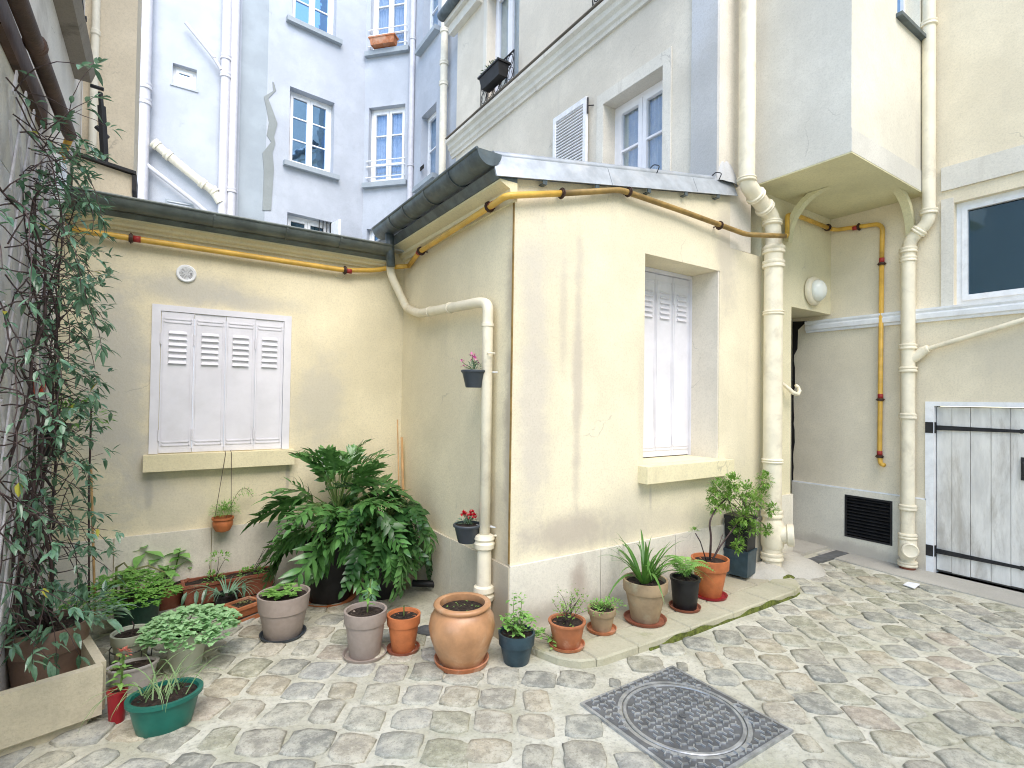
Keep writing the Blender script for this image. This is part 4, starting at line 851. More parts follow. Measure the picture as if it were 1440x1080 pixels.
# ------------------------------------------------------------------ trellis with lattice
tr = thing('trellis', 'weathered grey diamond lattice fixed to the left wall behind the jasmine', 'trellis', (XL+.03, 3.8, 0))
y0_, y1_, z0_, z1_ = 3.05, 3.98, .55, 2.95; H = z1_-z0_; Wd = y1_-y0_; k = -H
for sgn in (1, -1):
    c = -H*1.0
    while c < Wd:
        # line y = y0+c+t, z = z0+t*2.1
        ts = [t_/40*H/2.1 for t_ in range(41)]; pts = [(y0_+c+t_, z0_+t_*2.1) for t_ in ts if 0 <= c+t_ <= Wd]
        if len(pts) > 1:
            a, b = pts[0], pts[-1]
            if sgn < 0: a = (y0_+y1_-a[0], a[1]); b = (y0_+y1_-b[0], b[1])
            d_ = Vector((0, b[0]-a[0], b[1]-a[1])).normalized(); nrm = Vector((0, -d_.z, d_.y))*.011; xo = XL+.03+(.009 if sgn > 0 else 0)
            A_ = Vector((xo, a[0], a[1])); Bq = Vector((xo, b[0], b[1])); e = Vector((.007, 0, 0)); m = MB()
            m.hexa([A_-nrm, Bq-nrm, Bq-nrm+e, A_-nrm+e, A_+nrm, Bq+nrm, Bq+nrm+e, A_+nrm+e]); m.build('slat', 'lattice', tr)
        c += .19
m = MB(); m.pbox(PX, 3.99, 4.02, .5, 3.0, .02, .05); m.build('post', 'lattice', tr)
t = thing('white_duct', 'pale ribbed vertical duct on the left wall behind the leaves', 'duct', (XL, 4.4, 2)); 
for k in range(5): m = MB(); m.tube([(XL+.03, 4.26+k*.055, 2.55), (XL+.03, 4.26+k*.055, 3.02)], .024, 8); m.build('rib', 'white_old', t, smooth=True)
# rusty pipe along the left wall
t = pipe('rusty_pipe', 'thick rusty brown pipe running high along the left building', [hit(-60, -235, 0, -.5), hit(25, 0, 0, -.5), hit(98, 190, 0, -.5)], .035, 'rust', [(hit(50, 62, 0, -.5), Y3)], cat='pipe')
# ------------------------------------------------------------------ gas pipe
def gp(px, py, ax, v): return hit(px, py, ax, v)
gs = thing('gas_pipe', 'long ochre yellow gas pipe clamped along the eaves of both low walls', 'gas pipe', (1.8, 2.8, 2.8))
p1 = [gp(98, 193, 0, -.5), gp(86, 222, 1, 4.57), gp(86, 316, 1, 4.57), gp(104, 323, 1, 4.57), gp(485, 380, 1, 4.57), gp(530, 380, 1, 4.57), gp(548, 376, 1, 4.56), Vector((1.76, 4.5, 2.78))]
p1[-1] = gp(575, 374, 1, 4.45)
p2 = [p1[-1], gp(590, 354, 0, 1.79), gp(690, 290, 0, 1.79), gp(712, 275, 1, YB-.055), gp(790, 272, 1, YB-.05)]
p3 = [p2[-1], gp(873, 267, 1, YB-.05), gp(960, 297, 1, YB-.05), gp(1050, 330, 1, YB-.08), gp(1080, 331, 1, YB-.25), gp(1104, 332, 1, YB-.25)]
for pts, mat in ((p1, 'gas'), (p2, 'gas'), (p3, 'gas_old')): m = MB(); m.tube(bend(pts, .06), .021, 12); m.build('pipe', mat, gs, smooth=True)
p4 = [gp(1104, 332, 1, YB-.25), gp(1107, 331, 1, YB-.06), gp(1107, 303, 1, YB-.05), gp(1116, 301, 1, YB-.05), gp(1168, 322, 1, YB-.05)]
p4b = [p4[-1], gp(1178, 323, 0, XR-.04), gp(1235, 315, 0, XR-.04), gp(1241, 320, 0, XR-.04), gp(1240, 365, 0, XR-.04)]
p5 = [p4b[-1], gp(1237, 640, 0, XR-.04), gp(1238, 652, 0, XR-.04), gp(1243, 654, 0, XR-.07)]
for pts in (p4, p4b, p5): m = MB(); m.tube(bend(pts, .03), .021, 12); m.build('pipe', 'gas', gs, smooth=True)
def clamp(p, d, wn, red=True):
    m = MB(); m.lathe(p, [(.024, -.012), (.030, -.012), (.030, .012), (.024, .012)], 12, axis=d); m.tube([p, p+Vector(wn)*-.06], .006, 5); m.lathe(p+Vector(d).normalized()*.0, [(.026, -.004), (.038, -.004), (.038, .004), (.026, .004)], 10, axis=d); m.build('clamp', 'rust', gs)
    if red: m = MB(); m.lathe(p+Vector(d).normalized()*.035, [(.0235, -.022), (.0235, .022)], 12, axis=d); m.build('red_band', 'red', gs, smooth=True)
clamp(gp(184, 335, 1, 4.57), X3, PW.n); clamp(gp(485, 380, 1, 4.57), X3, PW.n)
clamp(gp(592, 353, 0, 1.79), p2[1]-p2[2], PS.n); clamp(gp(688, 291, 0, 1.79), p2[2]-p2[1], PS.n)
clamp(gp(790, 272, 1, YB-.05), X3, PF.n, False); clamp(gp(884, 270, 1, YB-.05), X3, PF.n, False); clamp(gp(1012, 317, 1, YB-.06), X3, PF.n, False)
clamp(gp(1118, 302, 1, YB-.05), X3, PF.n, False); clamp(gp(1164, 320, 1, YB-.05), X3, PF.n, False); clamp(gp(1208, 319, 0, XR-.04), Y3, PR.n)
clamp(gp(1240, 371, 0, XR-.04), Z3, PR.n); clamp(gp(1238, 562, 0, XR-.04), Z3, PR.n); clamp(gp(1237, 642, 0, XR-.04), Z3, PR.n)
# ------------------------------------------------------------------ cream drainpipes
q = lambda x, y: hit(x, y, 0, XB-.075)
dpp = thing('drainpipe', 'slim cream drainpipe with a sideways bend, two dark flowerpots hung on it', 'drainpipe', (XB-.07, 3.1, 0))
pa = [hit(549, 352, 1, 4.52), hit(549, 385, 1, 4.52), hit(572, 434, 1, 4.50), hit(590, 441, 0, XB-.075), q(676, 425), q(686, 428), q(686, 450), q(669, 836)]
pa[-1] = Vector((pa[-2].x, pa[-2].y-.0, .0)); pa[-2] = Vector((pa[-2].x, pa[-1].y, pa[-2].z)); pa[-3] = Vector((pa[-3].x, pa[-1].y, pa[-3].z))
m = MB(); m.tube(bend(pa, .07, 5), .036, 14); m.build('pipe', 'pipe_cream', dpp, smooth=True)
bx, by = pa[-1].x, pa[-1].y
for p, d in ((pa[3]+(pa[4]-pa[3])*.2, pa[4]-pa[3]), (pa[3]+(pa[4]-pa[3])*.55, pa[4]-pa[3]), (Vector((bx, by, 2.03)), Z3)): m = MB(); m.lathe(p, [(.037, -.012), (.042, -.010), (.042, .010), (.037, .012)], 14, axis=d); m.build('joint', 'pipe_cream', dpp, smooth=True, angle=40)
m = MB(); m.lathe((bx, by, 0), [(.052, 0), (.052, .23), (.066, .235), (.070, .26), (.060, .275), (.070, .29), (.066, .32), (.05, .33), (.047, .56), (.064, .57), (.068, .60), (.06, .615), (.068, .63), (.062, .65), (.04, .66)], 18); m.build('iron_foot', 'pipe_cream', dpp, smooth=True, angle=35)
m = MB(); m.tube([Vector((bx, by, .64)), Vector((bx+.10, by-.03, .645))], .008, 6); m.tube([Vector((bx, by, 1.84)), Vector((bx-.03, by-.06, 1.84)), Vector((bx+.02, by-.06, 1.84))], .006, 6); m.build('pipe_clamp', 'pipe_cream', dpp)
# large pipe left of the bay
t = thing('drainpipe', 'fat cream drainpipe beside the bay, with inspection cap near the ground', 'drainpipe', (4.6, YB-.12, 0))
q = lambda x, y: hit(x, y, 1, YB-.125); P_ = [q(1044, -120), q(1050, 258), q(1086, 306), q(1088, 345), q(1082, 800)]
P_[0] = Vector((P_[1].x, P_[1].y, 8.0)); P_[-1] = Vector((P_[3].x, P_[3].y, .03)); bx2 = P_[3].x
m = MB(); m.tube(bend(P_[:4], .07), .068, 18); m.tube([P_[3], P_[4]], .080, 18); m.build('pipe', 'pipe_cream', t, smooth=True, angle=50)
for p, d, r in ((P_[1]+Z3*.03, Z3, .07), (P_[1]+(P_[2]-P_[1])*.35, P_[2]-P_[1], .072), (P_[1]+(P_[2]-P_[1])*.7, P_[2]-P_[1], .072), (P_[2]+Z3*-.05, Z3, .074), (q(1088, 352), Z3, .082), (q(1087, 372), Z3, .082), (q(1086, 440), Z3, .078), (q(1085, 648), Z3, .078), (q(1084, 722), Z3, .08), (q(1083, 782), Z3, .082)):
    p = Vector(p); 
    if d == Z3 and p.z < 3.0: p.x = bx2
    m = MB(); collar(m, p, d, r*.95, .07 if r > .079 else .045); m.build('collar', 'pipe_cream', t, smooth=True, angle=40)
m = MB(); P = Vector((bx2, YB-.13, .36)); dd = Vector((.50, -.87, .05)).normalized(); m.lathe(P, [(.075, 0), (.078, .11), (.098, .12), (.10, .165), (.092, .172), (.080, .172), (.076, .155), (.03, .155), (.025, .165), (.0, .166)], 20, axis=dd); m.tube([P+dd*.14-Z3*.06, P+dd*.152+Z3*.06], .008, 5)
m.lathe((bx2, YB-.13, .36), [(.072, -.14), (.095, -.10), (.10, 0), (.095, .10), (.072, .14)], 20); m.build('inspection_cap', 'pipe_cream', t, smooth=True, angle=40)
m = MB(); m.box((bx2+.12, YB-.05, .10), (bx2+.24, YB-.02, .16)); m.build('foot_bracket', 'iron', t)
# hook beside the passage
hk = hit(1105, 548, 1, YB-.02); t = thing('wall_hook', 'cream painted iron hook on the pier beside the dark passage', 'hook', hk)
m = MB(); m.tube([hk+Vector(v) for v in ((-.06, .0, .06), (-.02, -.04, .01), (.0, -.07, -.03), (.05, -.09, -.045), (.08, -.09, -.01), (.07, -.08, .03), (.045, -.07, .045))], [.016, .018, .02, .02, .018, .016, .014], 10); m.build('curl', 'pipe_cream', t, smooth=True)
# right pipe
t = thing('drainpipe', 'cream drainpipe on the right wall with a slanting branch and red foot', 'drainpipe', (XR-.08, 2.1, 0))
q = lambda x, y: hit(x, y, 0, XR-.085); P_ = [q(1306, 0), q(1306, 296), q(1305, 312), q(1280, 338), q(1277, 355), q(1268, 790)]
P_[0] = Vector((P_[1].x, P_[1].y, 8)); P_[5] = Vector((P_[4].x, P_[4].y, .04)); ry = P_[4].y
m = MB(); m.tube([P_[0], P_[1]], .052, 16); m.tube(bend(P_[1:5], .05), .054, 16); m.tube([P_[4], P_[5]], .057, 16); m.build('pipe', 'pipe_cream', t, smooth=True, angle=50)
for x, y, r in ((1306, 34, .056), (1306, 298, .058), (1278, 352, .06), (1276, 365, .056), (1272, 488, .06), (1271, 520, .062), (1270, 585, .058), (1268, 712, .06), (1267, 752, .062), (1267, 790, .066)):
    p = q(x, y); p.y = ry if y > 340 else P_[1].y; m = MB(); collar(m, p, Z3, r*.98, .055); m.build('collar', 'pipe_cream', t, smooth=True, angle=40)
m = MB(); mm = (P_[2]+P_[3])/2; collar(m, mm, P_[3]-P_[2], .055, .05); m.build('collar', 'pipe_cream', t, smooth=True, angle=40)
j0 = Vector((XR-.085, ry, q(1272, 508).z)); j1 = hit(1300, 492, 0, XR-.06); j2 = hit(1440, 450, 0, XR-.06); j3 = hit(1520, 428, 0, XR-.06)
m = MB(); m.tube([j0, j0+(j1-j0)*.5+Vector((0, 0, -.01)), j1], .045, 12); m.tube([j1, j2, j3], .022, 10); collar(m, j1, j2-j1, .03, .07, 14); m.build('branch', 'pipe_cream', t, smooth=True, angle=50)
m = MB(); P = Vector((XR-.085, ry, .20)); dd = Vector((-.75, -.45, .05)).normalized(); dd = Vector((-.86, -.50, .02)).normalized(); m.lathe(P, [(.045, 0), (.05, .07), (.066, .08), (.068, .11), (.058, .118), (.05, .112), (.0, .114)], 18, axis=dd); m.lathe(P, [(.05, -.11), (.072, -.07), (.072, .07), (.05, .11)], 18); m.build('inspection_cap', 'pipe_cream', t, smooth=True, angle=40)
m = MB(); m.lathe((XR-.085, ry, 0), [(.062, 0), (.062, .045), (.05, .05)], 18); m.build('red_foot', 'terra_dk', t, smooth=True, angle=40)
# wall lamp
u, z = PF.uz(1146, 409, .04); t = thing('wall_lamp', 'round milky bulkhead lamp on the cream wall above the passage', 'lamp', PF.P(u, z, 0))
m = MB(); m.lathe(PF.P(u, z, 0), [(.125, 0), (.145, .012), (.148, .035), (.135, .055), (.11, .062)], 28, axis=PF.n); m.build('ring', 'pipe_cream', t, smooth=True, angle=50)
m = MB(); m.lathe(PF.P(u, z, .055), [(.112, 0), (.108, .03), (.09, .058), (.06, .078), (.028, .088), (.0, .09)], 28, axis=PF.n); m.build('globe', 'lamp', t, smooth=True)
# ------------------------------------------------------------------ opposite side of the court (behind the viewer)
op = thing('opposite_building', 'plain cream building across the courtyard behind the viewer', 'building', (2, -7, 0))
m = MB(); m.box((-6, -9, 0), (12, -7, 8.6)); m.build('wall', 'bay', op)
m = MB(); m.hexa([(-6.2, -11, 8.61), (12.2, -11, 8.61), (12.2, -6.8, 8.61), (-6.2, -6.8, 8.61), (-6.2, -11, 10.6), (12.2, -11, 10.6), (12.2, -8.4, 10.6), (-6.2, -8.4, 10.6)]); rf = m.build('roof', 'zinc', op)
for x in (-1.5, 4.5, 9):
    m = MB(); m.box((x, -9.6, 9.2), (x+1.6, -9.0, 12.2)); ch = m.build('chimney', 'annex_beige', op)
    for k in range(4): m = MB(); m.lathe((x+.25+k*.37, -9.3, 12.2), [(.12, 0), (.10, .3), (.13, .33), (.13, .42), (.1, .42)], 12); m.build('chimney_pot', 'terra', ch)
#PLANTS
# ------------------------------------------------------------------ stone trough
def ppm(px, py, z=0):
    P = hit(px, py, 2, z); return P, FPX/(P-CAMP).dot(Fv), cos(math.atan((px-CX)/FPX))
tg = thing('stone_trough', 'long sandstone coloured trough standing at the lower left, big brown pot inside', 'trough', (-.45, 3.4, 0))
f0 = hit(134, 1020, 2, 0); f1 = hit(0, 1068, 2, 0); ed = (f1-f0).normalized(); bk_ = Vector((-ed.y, ed.x, 0));
if bk_.y < 0: bk_ = -bk_
c0 = f0+ed*-.02; TL, TD, TH = .95, .62, .275
def tp(a, b, z): p = c0+ed*a+bk_*b; return (p.x, p.y, z)
m = MB()
def tbox(m, a0, a1, b0, b1, z0, z1, sl=0):
    m.hexa([tp(a0+sl, b0+sl, z0), tp(a1, b0+sl, z0), tp(a1, b1, z0), tp(a0+sl, b1, z0), tp(a0, b0, z1), tp(a1, b0, z1), tp(a1, b1, z1), tp(a0, b1, z1)])
tbox(m, 0, TL, -.02, .025, .05, TH); m.build('front_panel', 'trough', tg)
m = MB(); tbox(m, -.02, .02, .026, TD, .05, TH+.0); m.build('end_panel', 'trough', tg)
m = MB(); tbox(m, .021, TL, TD-.04, TD, .05, TH); m.build('rear_panel', 'trough', tg)
m = MB(); tbox(m, .03, TL, .03, TD-.041, .0, .06); tbox(m, .05, TL, .01, .029, .0, .049); m.build('base', 'trough', tg)
# ------------------------------------------------------------------ pots
PROF = {
 'rim': lambda R, B, H, t: [(B*.96, 0), (B, .006), (B+(R-B)*.72, H*.72), (R*.985, H*.725), (R*1.0, H*.74), (R*1.02, H*.97), (R*1.02, H), (R-t, H), (R-t-.004, H*.90)],
 'band': lambda R, B, H, t: [(B*.96, 0), (B, .006), (B+(R-B)*.62, H*.60), (B+(R-B)*.64+.007, H*.615), (R, H*.985), (R, H), (R-t, H), (R-t-.004, H*.9)],
 'plain': lambda R, B, H, t: [(B*.96, 0), (B, .006), (R*.97, H*.9), (R*1.03, H*.905), (R*1.05, H*.95), (R*1.05, H), (R-t, H), (R-t-.004, H*.9)],
 'bell': lambda R, B, H, t: [(B*.96, 0), (B, .006), (B+(R-B)*.35, H*.35), (B+(R-B)*.6, H*.62), (R*.97, H*.88), (R*1.06, H*.89), (R*1.06, H), (R-t, H), (R-t-.004, H*.9)],
}
def pot(label, px, py, rw, bw, hh, mat, kind='rim', saucer=None, name='potted_plant', cat='potted plant', z=0, fill=.86, group=None, soil='soil', sw=1.28, flat=1., lean=0):
    """px,py: where the middle of the base touches the ground; rw,bw,hh: rim and base width and height in photo pixels"""
    P, k, cc = ppm(px, py, z); R, B, H = rw/k*cc/2, bw/k*cc/2, hh/k
    t = thing(name, label, cat, P, group); z0 = 0
    if saucer:
        s = MB(); SB = B*sw; s.lathe(P, [(SB*.86, 0), (SB, .004), (SB*1.06, .022), (SB*1.02, .022), (SB*.92, .008), (0, .008)], 32, sy=flat); s.build('saucer', saucer, t, smooth=True, angle=40); z0 = .008
    b = MB(); pr = PROF[kind](R, B, H, .011); b.lathe(P+Vector((0, 0, z0)), pr+[(0, H*.9)], 36, sy=flat)
    b.build('pot', mat, t, smooth=True, angle=32)
    s = MB(); n = 26; zs = H*fill+z0; q = random.Random(px); rr = R-.014
    if fill < .88: rr *= .985
    rings = 4
    for l in range(rings+1):
        for i in range(n): a = 2*pi*i/n; f = 1-l/rings; s.v.append((P.x+cos(a)*rr*f, P.y+sin(a)*rr*f*flat, P.z+max(zs, H*.9+z0+.001)+q.uniform(-.004, .006)*(l > 0)+.006*(1-f)))
    for l in range(rings):
        for i in range(n): j = (i+1) % n; s.f.append((l*n+i, l*n+j, (l+1)*n+j, (l+1)*n+i))
    s.build('soil', soil, t, recalc=False)
    return t, P, R, H+z0, max(zs, H*.9+z0)
def rdir(q, lo=-.2, hi=1.): a = q.uniform(0, 2*pi); e = q.uniform(lo, hi); c = sqrt(max(0, 1-min(1, e*e))); return Vector((cos(a)*c, sin(a)*c, e))
def clump(mb, c, rad, n, L, W, q, lo=-.1, droop=.35, fold=.25, seg=2, shell=.55):
    c = Vector(c)
    for _ in range(n):
        d = rdir(q, lo, 1); r = shell+(1-shell)*q.random(); p = c+Vector((d.x*rad[0], d.y*rad[1], d.z*rad[2]))*r
        dd = (d+Vector((q.uniform(-.6, .6), q.uniform(-.6, .6), q.uniform(-.3, .5)))).normalized(); s_ = q.uniform(.65, 1.15)
        mb.leaf(p, dd, L*s_, W*s_, droop*q.random(), fold, seg)
def stems(mb, base, tips, r, q, sag=.05, seg=5):
    for tpt in tips:
        a = Vector(base)+Vector((q.uniform(-.02, .02), q.uniform(-.02, .02), 0)); b = Vector(tpt); mid = (a+b)/2+Vector((q.uniform(-sag, sag), q.uniform(-sag, sag), abs(q.gauss(0, sag))))
        mb.tube([a*(1-t)**2+mid*2*t*(1-t)+b*t*t for t in (0, .25, .5, .75, 1)], r, seg, r1=r*.5)
def rosette_plants(mb, P, zz, R, n, q, k=6, L=.03, W=.018, h=.05, lo=.1):
    for _ in range(n):
        a = q.uniform(0, 2*pi); r = R*sqrt(q.random()); c = Vector((P.x+cos(a)*r, P.y+sin(a)*r, zz+h*(1-(r/R)**2*.8)*q.uniform(.5, 1.1)))
        for i in range(k): t = 2*pi*i/k+q.uniform(-.3, .3); mb.leaf(c, (cos(t), sin(t), q.uniform(lo, lo+.5)), L*q.uniform(.7, 1.15), W, .3, .2, 2)
q = random.Random(11)
# a: big brown pot with jasmine, in the trough
jp, JP, jR, jH, jz = pot('big brown plastic pot in the trough holding a climbing jasmine with many bare stems', 66, 962, 126, 96, 86, 'brown_pot', 'band', z=.06)
m = MB(); clump(m, JP+Vector((.05, 0, jz+.03)), (.26, .24, .16), 210, .085, .030, q, lo=-.15, droop=.6, seg=3); m.build('low_foliage', 'jas', jp, recalc=False)
m = MB(); mm_ = MB(); lv = MB(); ly = MB(); top = JP+Vector((0, 0, jz))
def vine(m, lv, start, d, n, st, r, q, curl=.35, leafp=.6, upb=.02, r1=None, ls=.068, grav=.0):
    lim = q.choice((q.uniform(-.16, -.07), q.uniform(-.12, -.07)))
    p = Vector(start); d = Vector(d).normalized(); pts = [p.copy()]
    for i in range(n):
        d = (d+Vector((q.gauss(0, curl)*.5, q.gauss(0, curl), q.gauss(0, curl)+upb-grav*i/n))).normalized(); p = p+d*st
        if p.x < XL+.035: p.x = XL+.035; d.x = abs(d.x)*.5
        if p.y > 4.5: p.y = 4.5; d.y = -abs(d.y)
        if p.x > lim*p.y+(.06 if p.z < 1.2 else 0) and i > 2 and n != 34: break
        if n == 34 and p.x > -.125*p.y: p.x = -.125*p.y; d.x = -abs(d.x)*.6
        pts.append(p.copy())
        if q.random() < leafp:
            for sg in (1, -1):
                s_ = Vector((q.uniform(-.3, 1), q.uniform(-1, 1), q.uniform(-.5, .9))).normalized()
                (ly if q.random() < .02 else lv).leaf(p, (d*.4+s_*sg*.8+Vector((.15, -.2, 0))).normalized(), ls*q.uniform(.6, 1.25), ls*.40*q.uniform(.7, 1.1), q.uniform(0, .5), .3, 3)
    if leafp < .3:
        for e in range(q.randrange(2, 6)): lv.leaf(p-d*(.012*e), (d+Vector((q.uniform(-.9, .9), q.uniform(-.9, .9), q.uniform(-.6, .8)))).normalized(), ls*q.uniform(.7, 1.2), ls*.4, q.uniform(0, .5), .3, 3)
    m.tube(pts, r, 5, r1=r1 or r*.4); return pts
trunks = []
for k in range(9):
    trunks.append(vine(mm_, lv, top+Vector((q.uniform(-.06, .06), q.uniform(-.06, .06), -.02)), (q.uniform(-.9, -.1), q.uniform(-.5, .15), 1), 34, .072, .0085, q, .30, .06, .22, .004))
for k in range(110):
    T = trunks[q.randrange(9)]; s_ = T[q.randrange(4, len(T))]
    vine(m, lv, s_, (q.uniform(-.2, .8), q.uniform(-.8, .8), q.uniform(-.4, .8)), q.randrange(7, 16), .05, .0032, q, .17, .24, .02, ls=.057, grav=.30)
for k in range(105):   # tufts spread over the lattice
    s_ = Vector((XL+q.uniform(.03, .12), q.uniform(3.15, 3.85), q.choice((q.uniform(.8, 3.0), q.uniform(1.6, 2.9)))))
    vine(m, lv, s_, (q.uniform(.2, 1.2), q.uniform(-.4, .5), q.uniform(-.4, .5)), q.randrange(8, 20), .042, .0030, q, .15, .22, .0, ls=.057, grav=.30)
for k in range(62):   # the near side of the lattice, at the edge of the view
    s_ = Vector((XL+q.uniform(.02, .08), q.uniform(2.75, 3.35), q.uniform(.7, 3.0)))
    vine(m, lv, s_, (q.uniform(0, .6), q.uniform(-.2, .9), q.uniform(-.5, .6)), q.randrange(9, 22), .045, .0034, q, .17, .24, .0, ls=.057, grav=.22)
mm_.build('trunk', 'stem', jp, smooth=True, recalc=False); tag(m.build('shoots', 'stem', jp, smooth=True, recalc=False), kind='stuff'); lv.build('foliage', 'jas', jp, recalc=False); ly.build('yellow_leaves', 'jas_y', jp, recalc=False)
# things hidden in the vine
t = thing('hanging_pot', 'black pot of leafy green shoots hung on the lattice under the red pot', 'hanging pot', hit(62, 612, 1, 4.05))
P = hit(62, 640, 1, 4.05); m = MB(); m.lathe(P, [(.09, 0), (.12, .17), (.128, .18), (.118, .18), (.11, .15), (0, .15)], 24); m.build('pot', 'black_pot', t, smooth=True, angle=40)
m = MB(); clump(m, P+Vector((.08, 0, .2)), (.22, .2, .13), 170, .06, .024, q, lo=-.3, droop=.5); m.build('foliage', 'lush', t, recalc=False)
P = hit(50, 556, 1, 4.0); t = thing('small_red_pot', 'small orange red pot showing among the jasmine stems on the lattice', 'pot', P)
m = MB(); m.lathe(P, [(.035, 0), (.052, .085), (.058, .087), (.058, .10), (.048, .10), (.04, .08), (0, .08)], 20); m.build('pot', 'orange', t, smooth=True, angle=40)
# bamboo cane
P = hit(134, 872, 2, .12); t = tag((lambda m: (m.tube([P, hit(128, 660, 1, P.y)], .007, 8), m.build('bamboo_cane', 'bamboo'))[1])(MB()), 'thin upright bamboo cane at the right edge of the jasmine', 'cane')
m = MB(); m.tube([P+Vector((-.03, 0, 0)), hit(125, 690, 1, P.y), hit(129, 560, 1, P.y)], .006, 6); tag(m.build('dark_cane', 'stem'), 'dark stick standing beside the bamboo cane in the jasmine', 'stick')
for i, (x0, y0, x1, y1, w_) in enumerate(((561, 700, 559, 590, .006), (567, 700, 565, 615, .012))):
    a = hit(x1, y1, 1, 4.50); b = Vector((a.x-.01, 4.34, .0)); m = MB(); m.tube([b, a], w_, 8); tag(m.build('bamboo_stick', 'bamboo', smooth=True), ['thinner and taller bamboo stick leaning in the wall corner', 'thicker and shorter bamboo stick leaning in the wall corner'][i], 'stick')
# c: pale pot in wire stand
t, P, R, H, zs = pot('empty sage green pot of dry soil in a wire stand beside the trough', 184, 934, 60, 42, 46, 'sage', 'rim', fill=.86, name='pot', cat='pot')
m = MB()
for zz, rr in ((.012, R*.95), (H*.55, R*1.02)): m.tube([P+Vector((cos(i*pi/10)*rr, sin(i*pi/10)*rr, zz)) for i in range(21)], .004, 5)
for i in range(6): a = i*pi/3; m.tube([P+Vector((cos(a)*R*.95, sin(a)*R*.95, .0)), P+Vector((cos(a)*R*1.02, sin(a)*R*1.02, H*.55))], .003, 5)
m.build('wire_stand', 'wire', t, recalc=False)
m = MB(); m.tube([P+Vector((0, 0, zs)), P+Vector((.01, 0, zs+.05)), P+Vector((.0, .01, zs+.07))], .004, 5); m.build('dry_stem', 'stem', t)
# d: sedum pot
t, P, R, H, zs = pot('sage green pot overflowing with pale scalloped leaves, standing on the cobbles', 261, 940, 62, 46, 52, 'sage', 'rim', saucer='sage')
m = MB(); c = P+Vector((0, 0, zs+.02))
for _ in range(420):
    a = q.uniform(0, 2*pi); r = sqrt(q.random()); x = c.x+cos(a)*r*.235+.02; y = c.y+sin(a)*r*.21; z_ = c.z+.085*(1-r*r)+q.uniform(-.03, .03)
    for i in range(3): tt = a+q.uniform(-1.8, 1.8); m.leaf((x, y, z_), (cos(tt), sin(tt), q.uniform(-.1, .8)), .038*q.uniform(.7, 1.2), .036, .3, .15, 2)
m.build('foliage', 'sedum', t, recalc=False)
m = MB(); stems(m, c-Z3*.02, [c+Vector((cos(i*.7)*.2, sin(i*.7)*.18, .03)) for i in range(9)], .004, q, .03); m.build('stems', 'stem_g', t, recalc=False)
# e: oval grey planter
t, P, R, H, zs = pot('oval grey planter of bare soil between the pale pot and the green bowl', 186, 968, 74, 56, 34, 'grey_tray', 'plain', fill=.86, flat=.62, name='oval_planter', cat='planter')
m = MB(); clump(m, P+Vector((-.07, -.02, zs)), (.04, .03, .015), 40, .02, .012, q); m.build('small_red_leaves', 'dry', t, recalc=False)
# f: red pot
t, P, R, H, zs = pot('small crimson pot with a rust red bud and yellow green leaves', 164, 1014, 30, 24, 44, 'red_pot', 'plain')
m = MB()
for i in range(16): a = i*2.4; hh = .02+.010*i; m.leaf(P+Vector((.01, 0, zs+hh)), (cos(a), sin(a), .25+.05*i), .07*(1-i*.02), .024, .45, .3, 4)
m.build('foliage', 'fern', t, recalc=False)
m = MB(); m.tube([P+Vector((.01, 0, zs)), P+Vector((.022, 0, zs+.17))], .005, 6); m.build('stem', 'stem_g', t)
m = MB(); clump(m, P+Vector((.022, 0, zs+.18)), (.018, .018, .02), 40, .022, .010, q, lo=-.5); m.build('bud', 'fl_rust', t, recalc=False)
# g: green oval bowl with grassy leaves
t, P, R, H, zs = pot('oval bright green plastic bowl with a few drooping grassy leaves', 231, 1021, 106, 80, 47, 'green_pot', 'bell', flat=.80)
m = MB()
def blade(m, p, d, L, W, q, droop=1.0, n=7):
    p = Vector(p); d = Vector(d).normalized(); pts = []; v = d.copy(); w_ = []
    for i in range(n+1):
        t = i/n; pts.append(p.copy()); w_.append(W*(1-t**2.2)*.5+.0004); p = p+v*(L/n); v = (v-Vector((0, 0, droop/n*(.5+t*1.6)))).normalized()
    side = d.cross(Z3)
    if side.length < .1: side = Vector((q.uniform(-1, 1), q.uniform(-1, 1), 0))
    m.ribbon(pts, w_, side.normalized(), .25)
for i in range(30):
    a = q.uniform(0, 6.28); s_ = P+Vector((q.uniform(-.09, .09), q.uniform(-.06, .06), zs)); blade(m, s_, (cos(a)*q.uniform(.3, 1), sin(a)*.7, 1), q.uniform(.16, .36), .006, q, q.uniform(1.2, 3.6))
m.build('grass_leaves', 'grass', t, recalc=False)
# h: dark green pot, lush foliage
t, P, R, H, zs = pot('dark green pot hidden under lush small leaves beside the jasmine', 192, 888, 72, 56, 50, 'green_dk', 'plain')
m = MB(); rosette_plants(m, P+Vector((-.07, 0, 0)), zs+.0, .30, 330, q, 5, .036, .021, .18); m.build('foliage', 'lush', t, recalc=False)
m = MB(); stems(m, P+Vector((0, 0, zs-.02)), [P+Vector((cos(i)*.2, sin(i)*.18, zs+.10)) for i in range(14)], .004, q, .04); m.build('stems', 'stem_g', t, recalc=False)
m = MB()
for i, h_ in enumerate((.30, .26)): s_ = P+Vector((-.12+i*.03, .12, .1)); m.tube([s_, s_+Vector((0, 0, h_)), s_+Vector((.04+.1*i, -.02, h_+.03)), s_+Vector((.08+.16*i, -.03, h_-.03))], .010, 6, r1=.004)
m.build('shoot', 'dry', t, recalc=False)
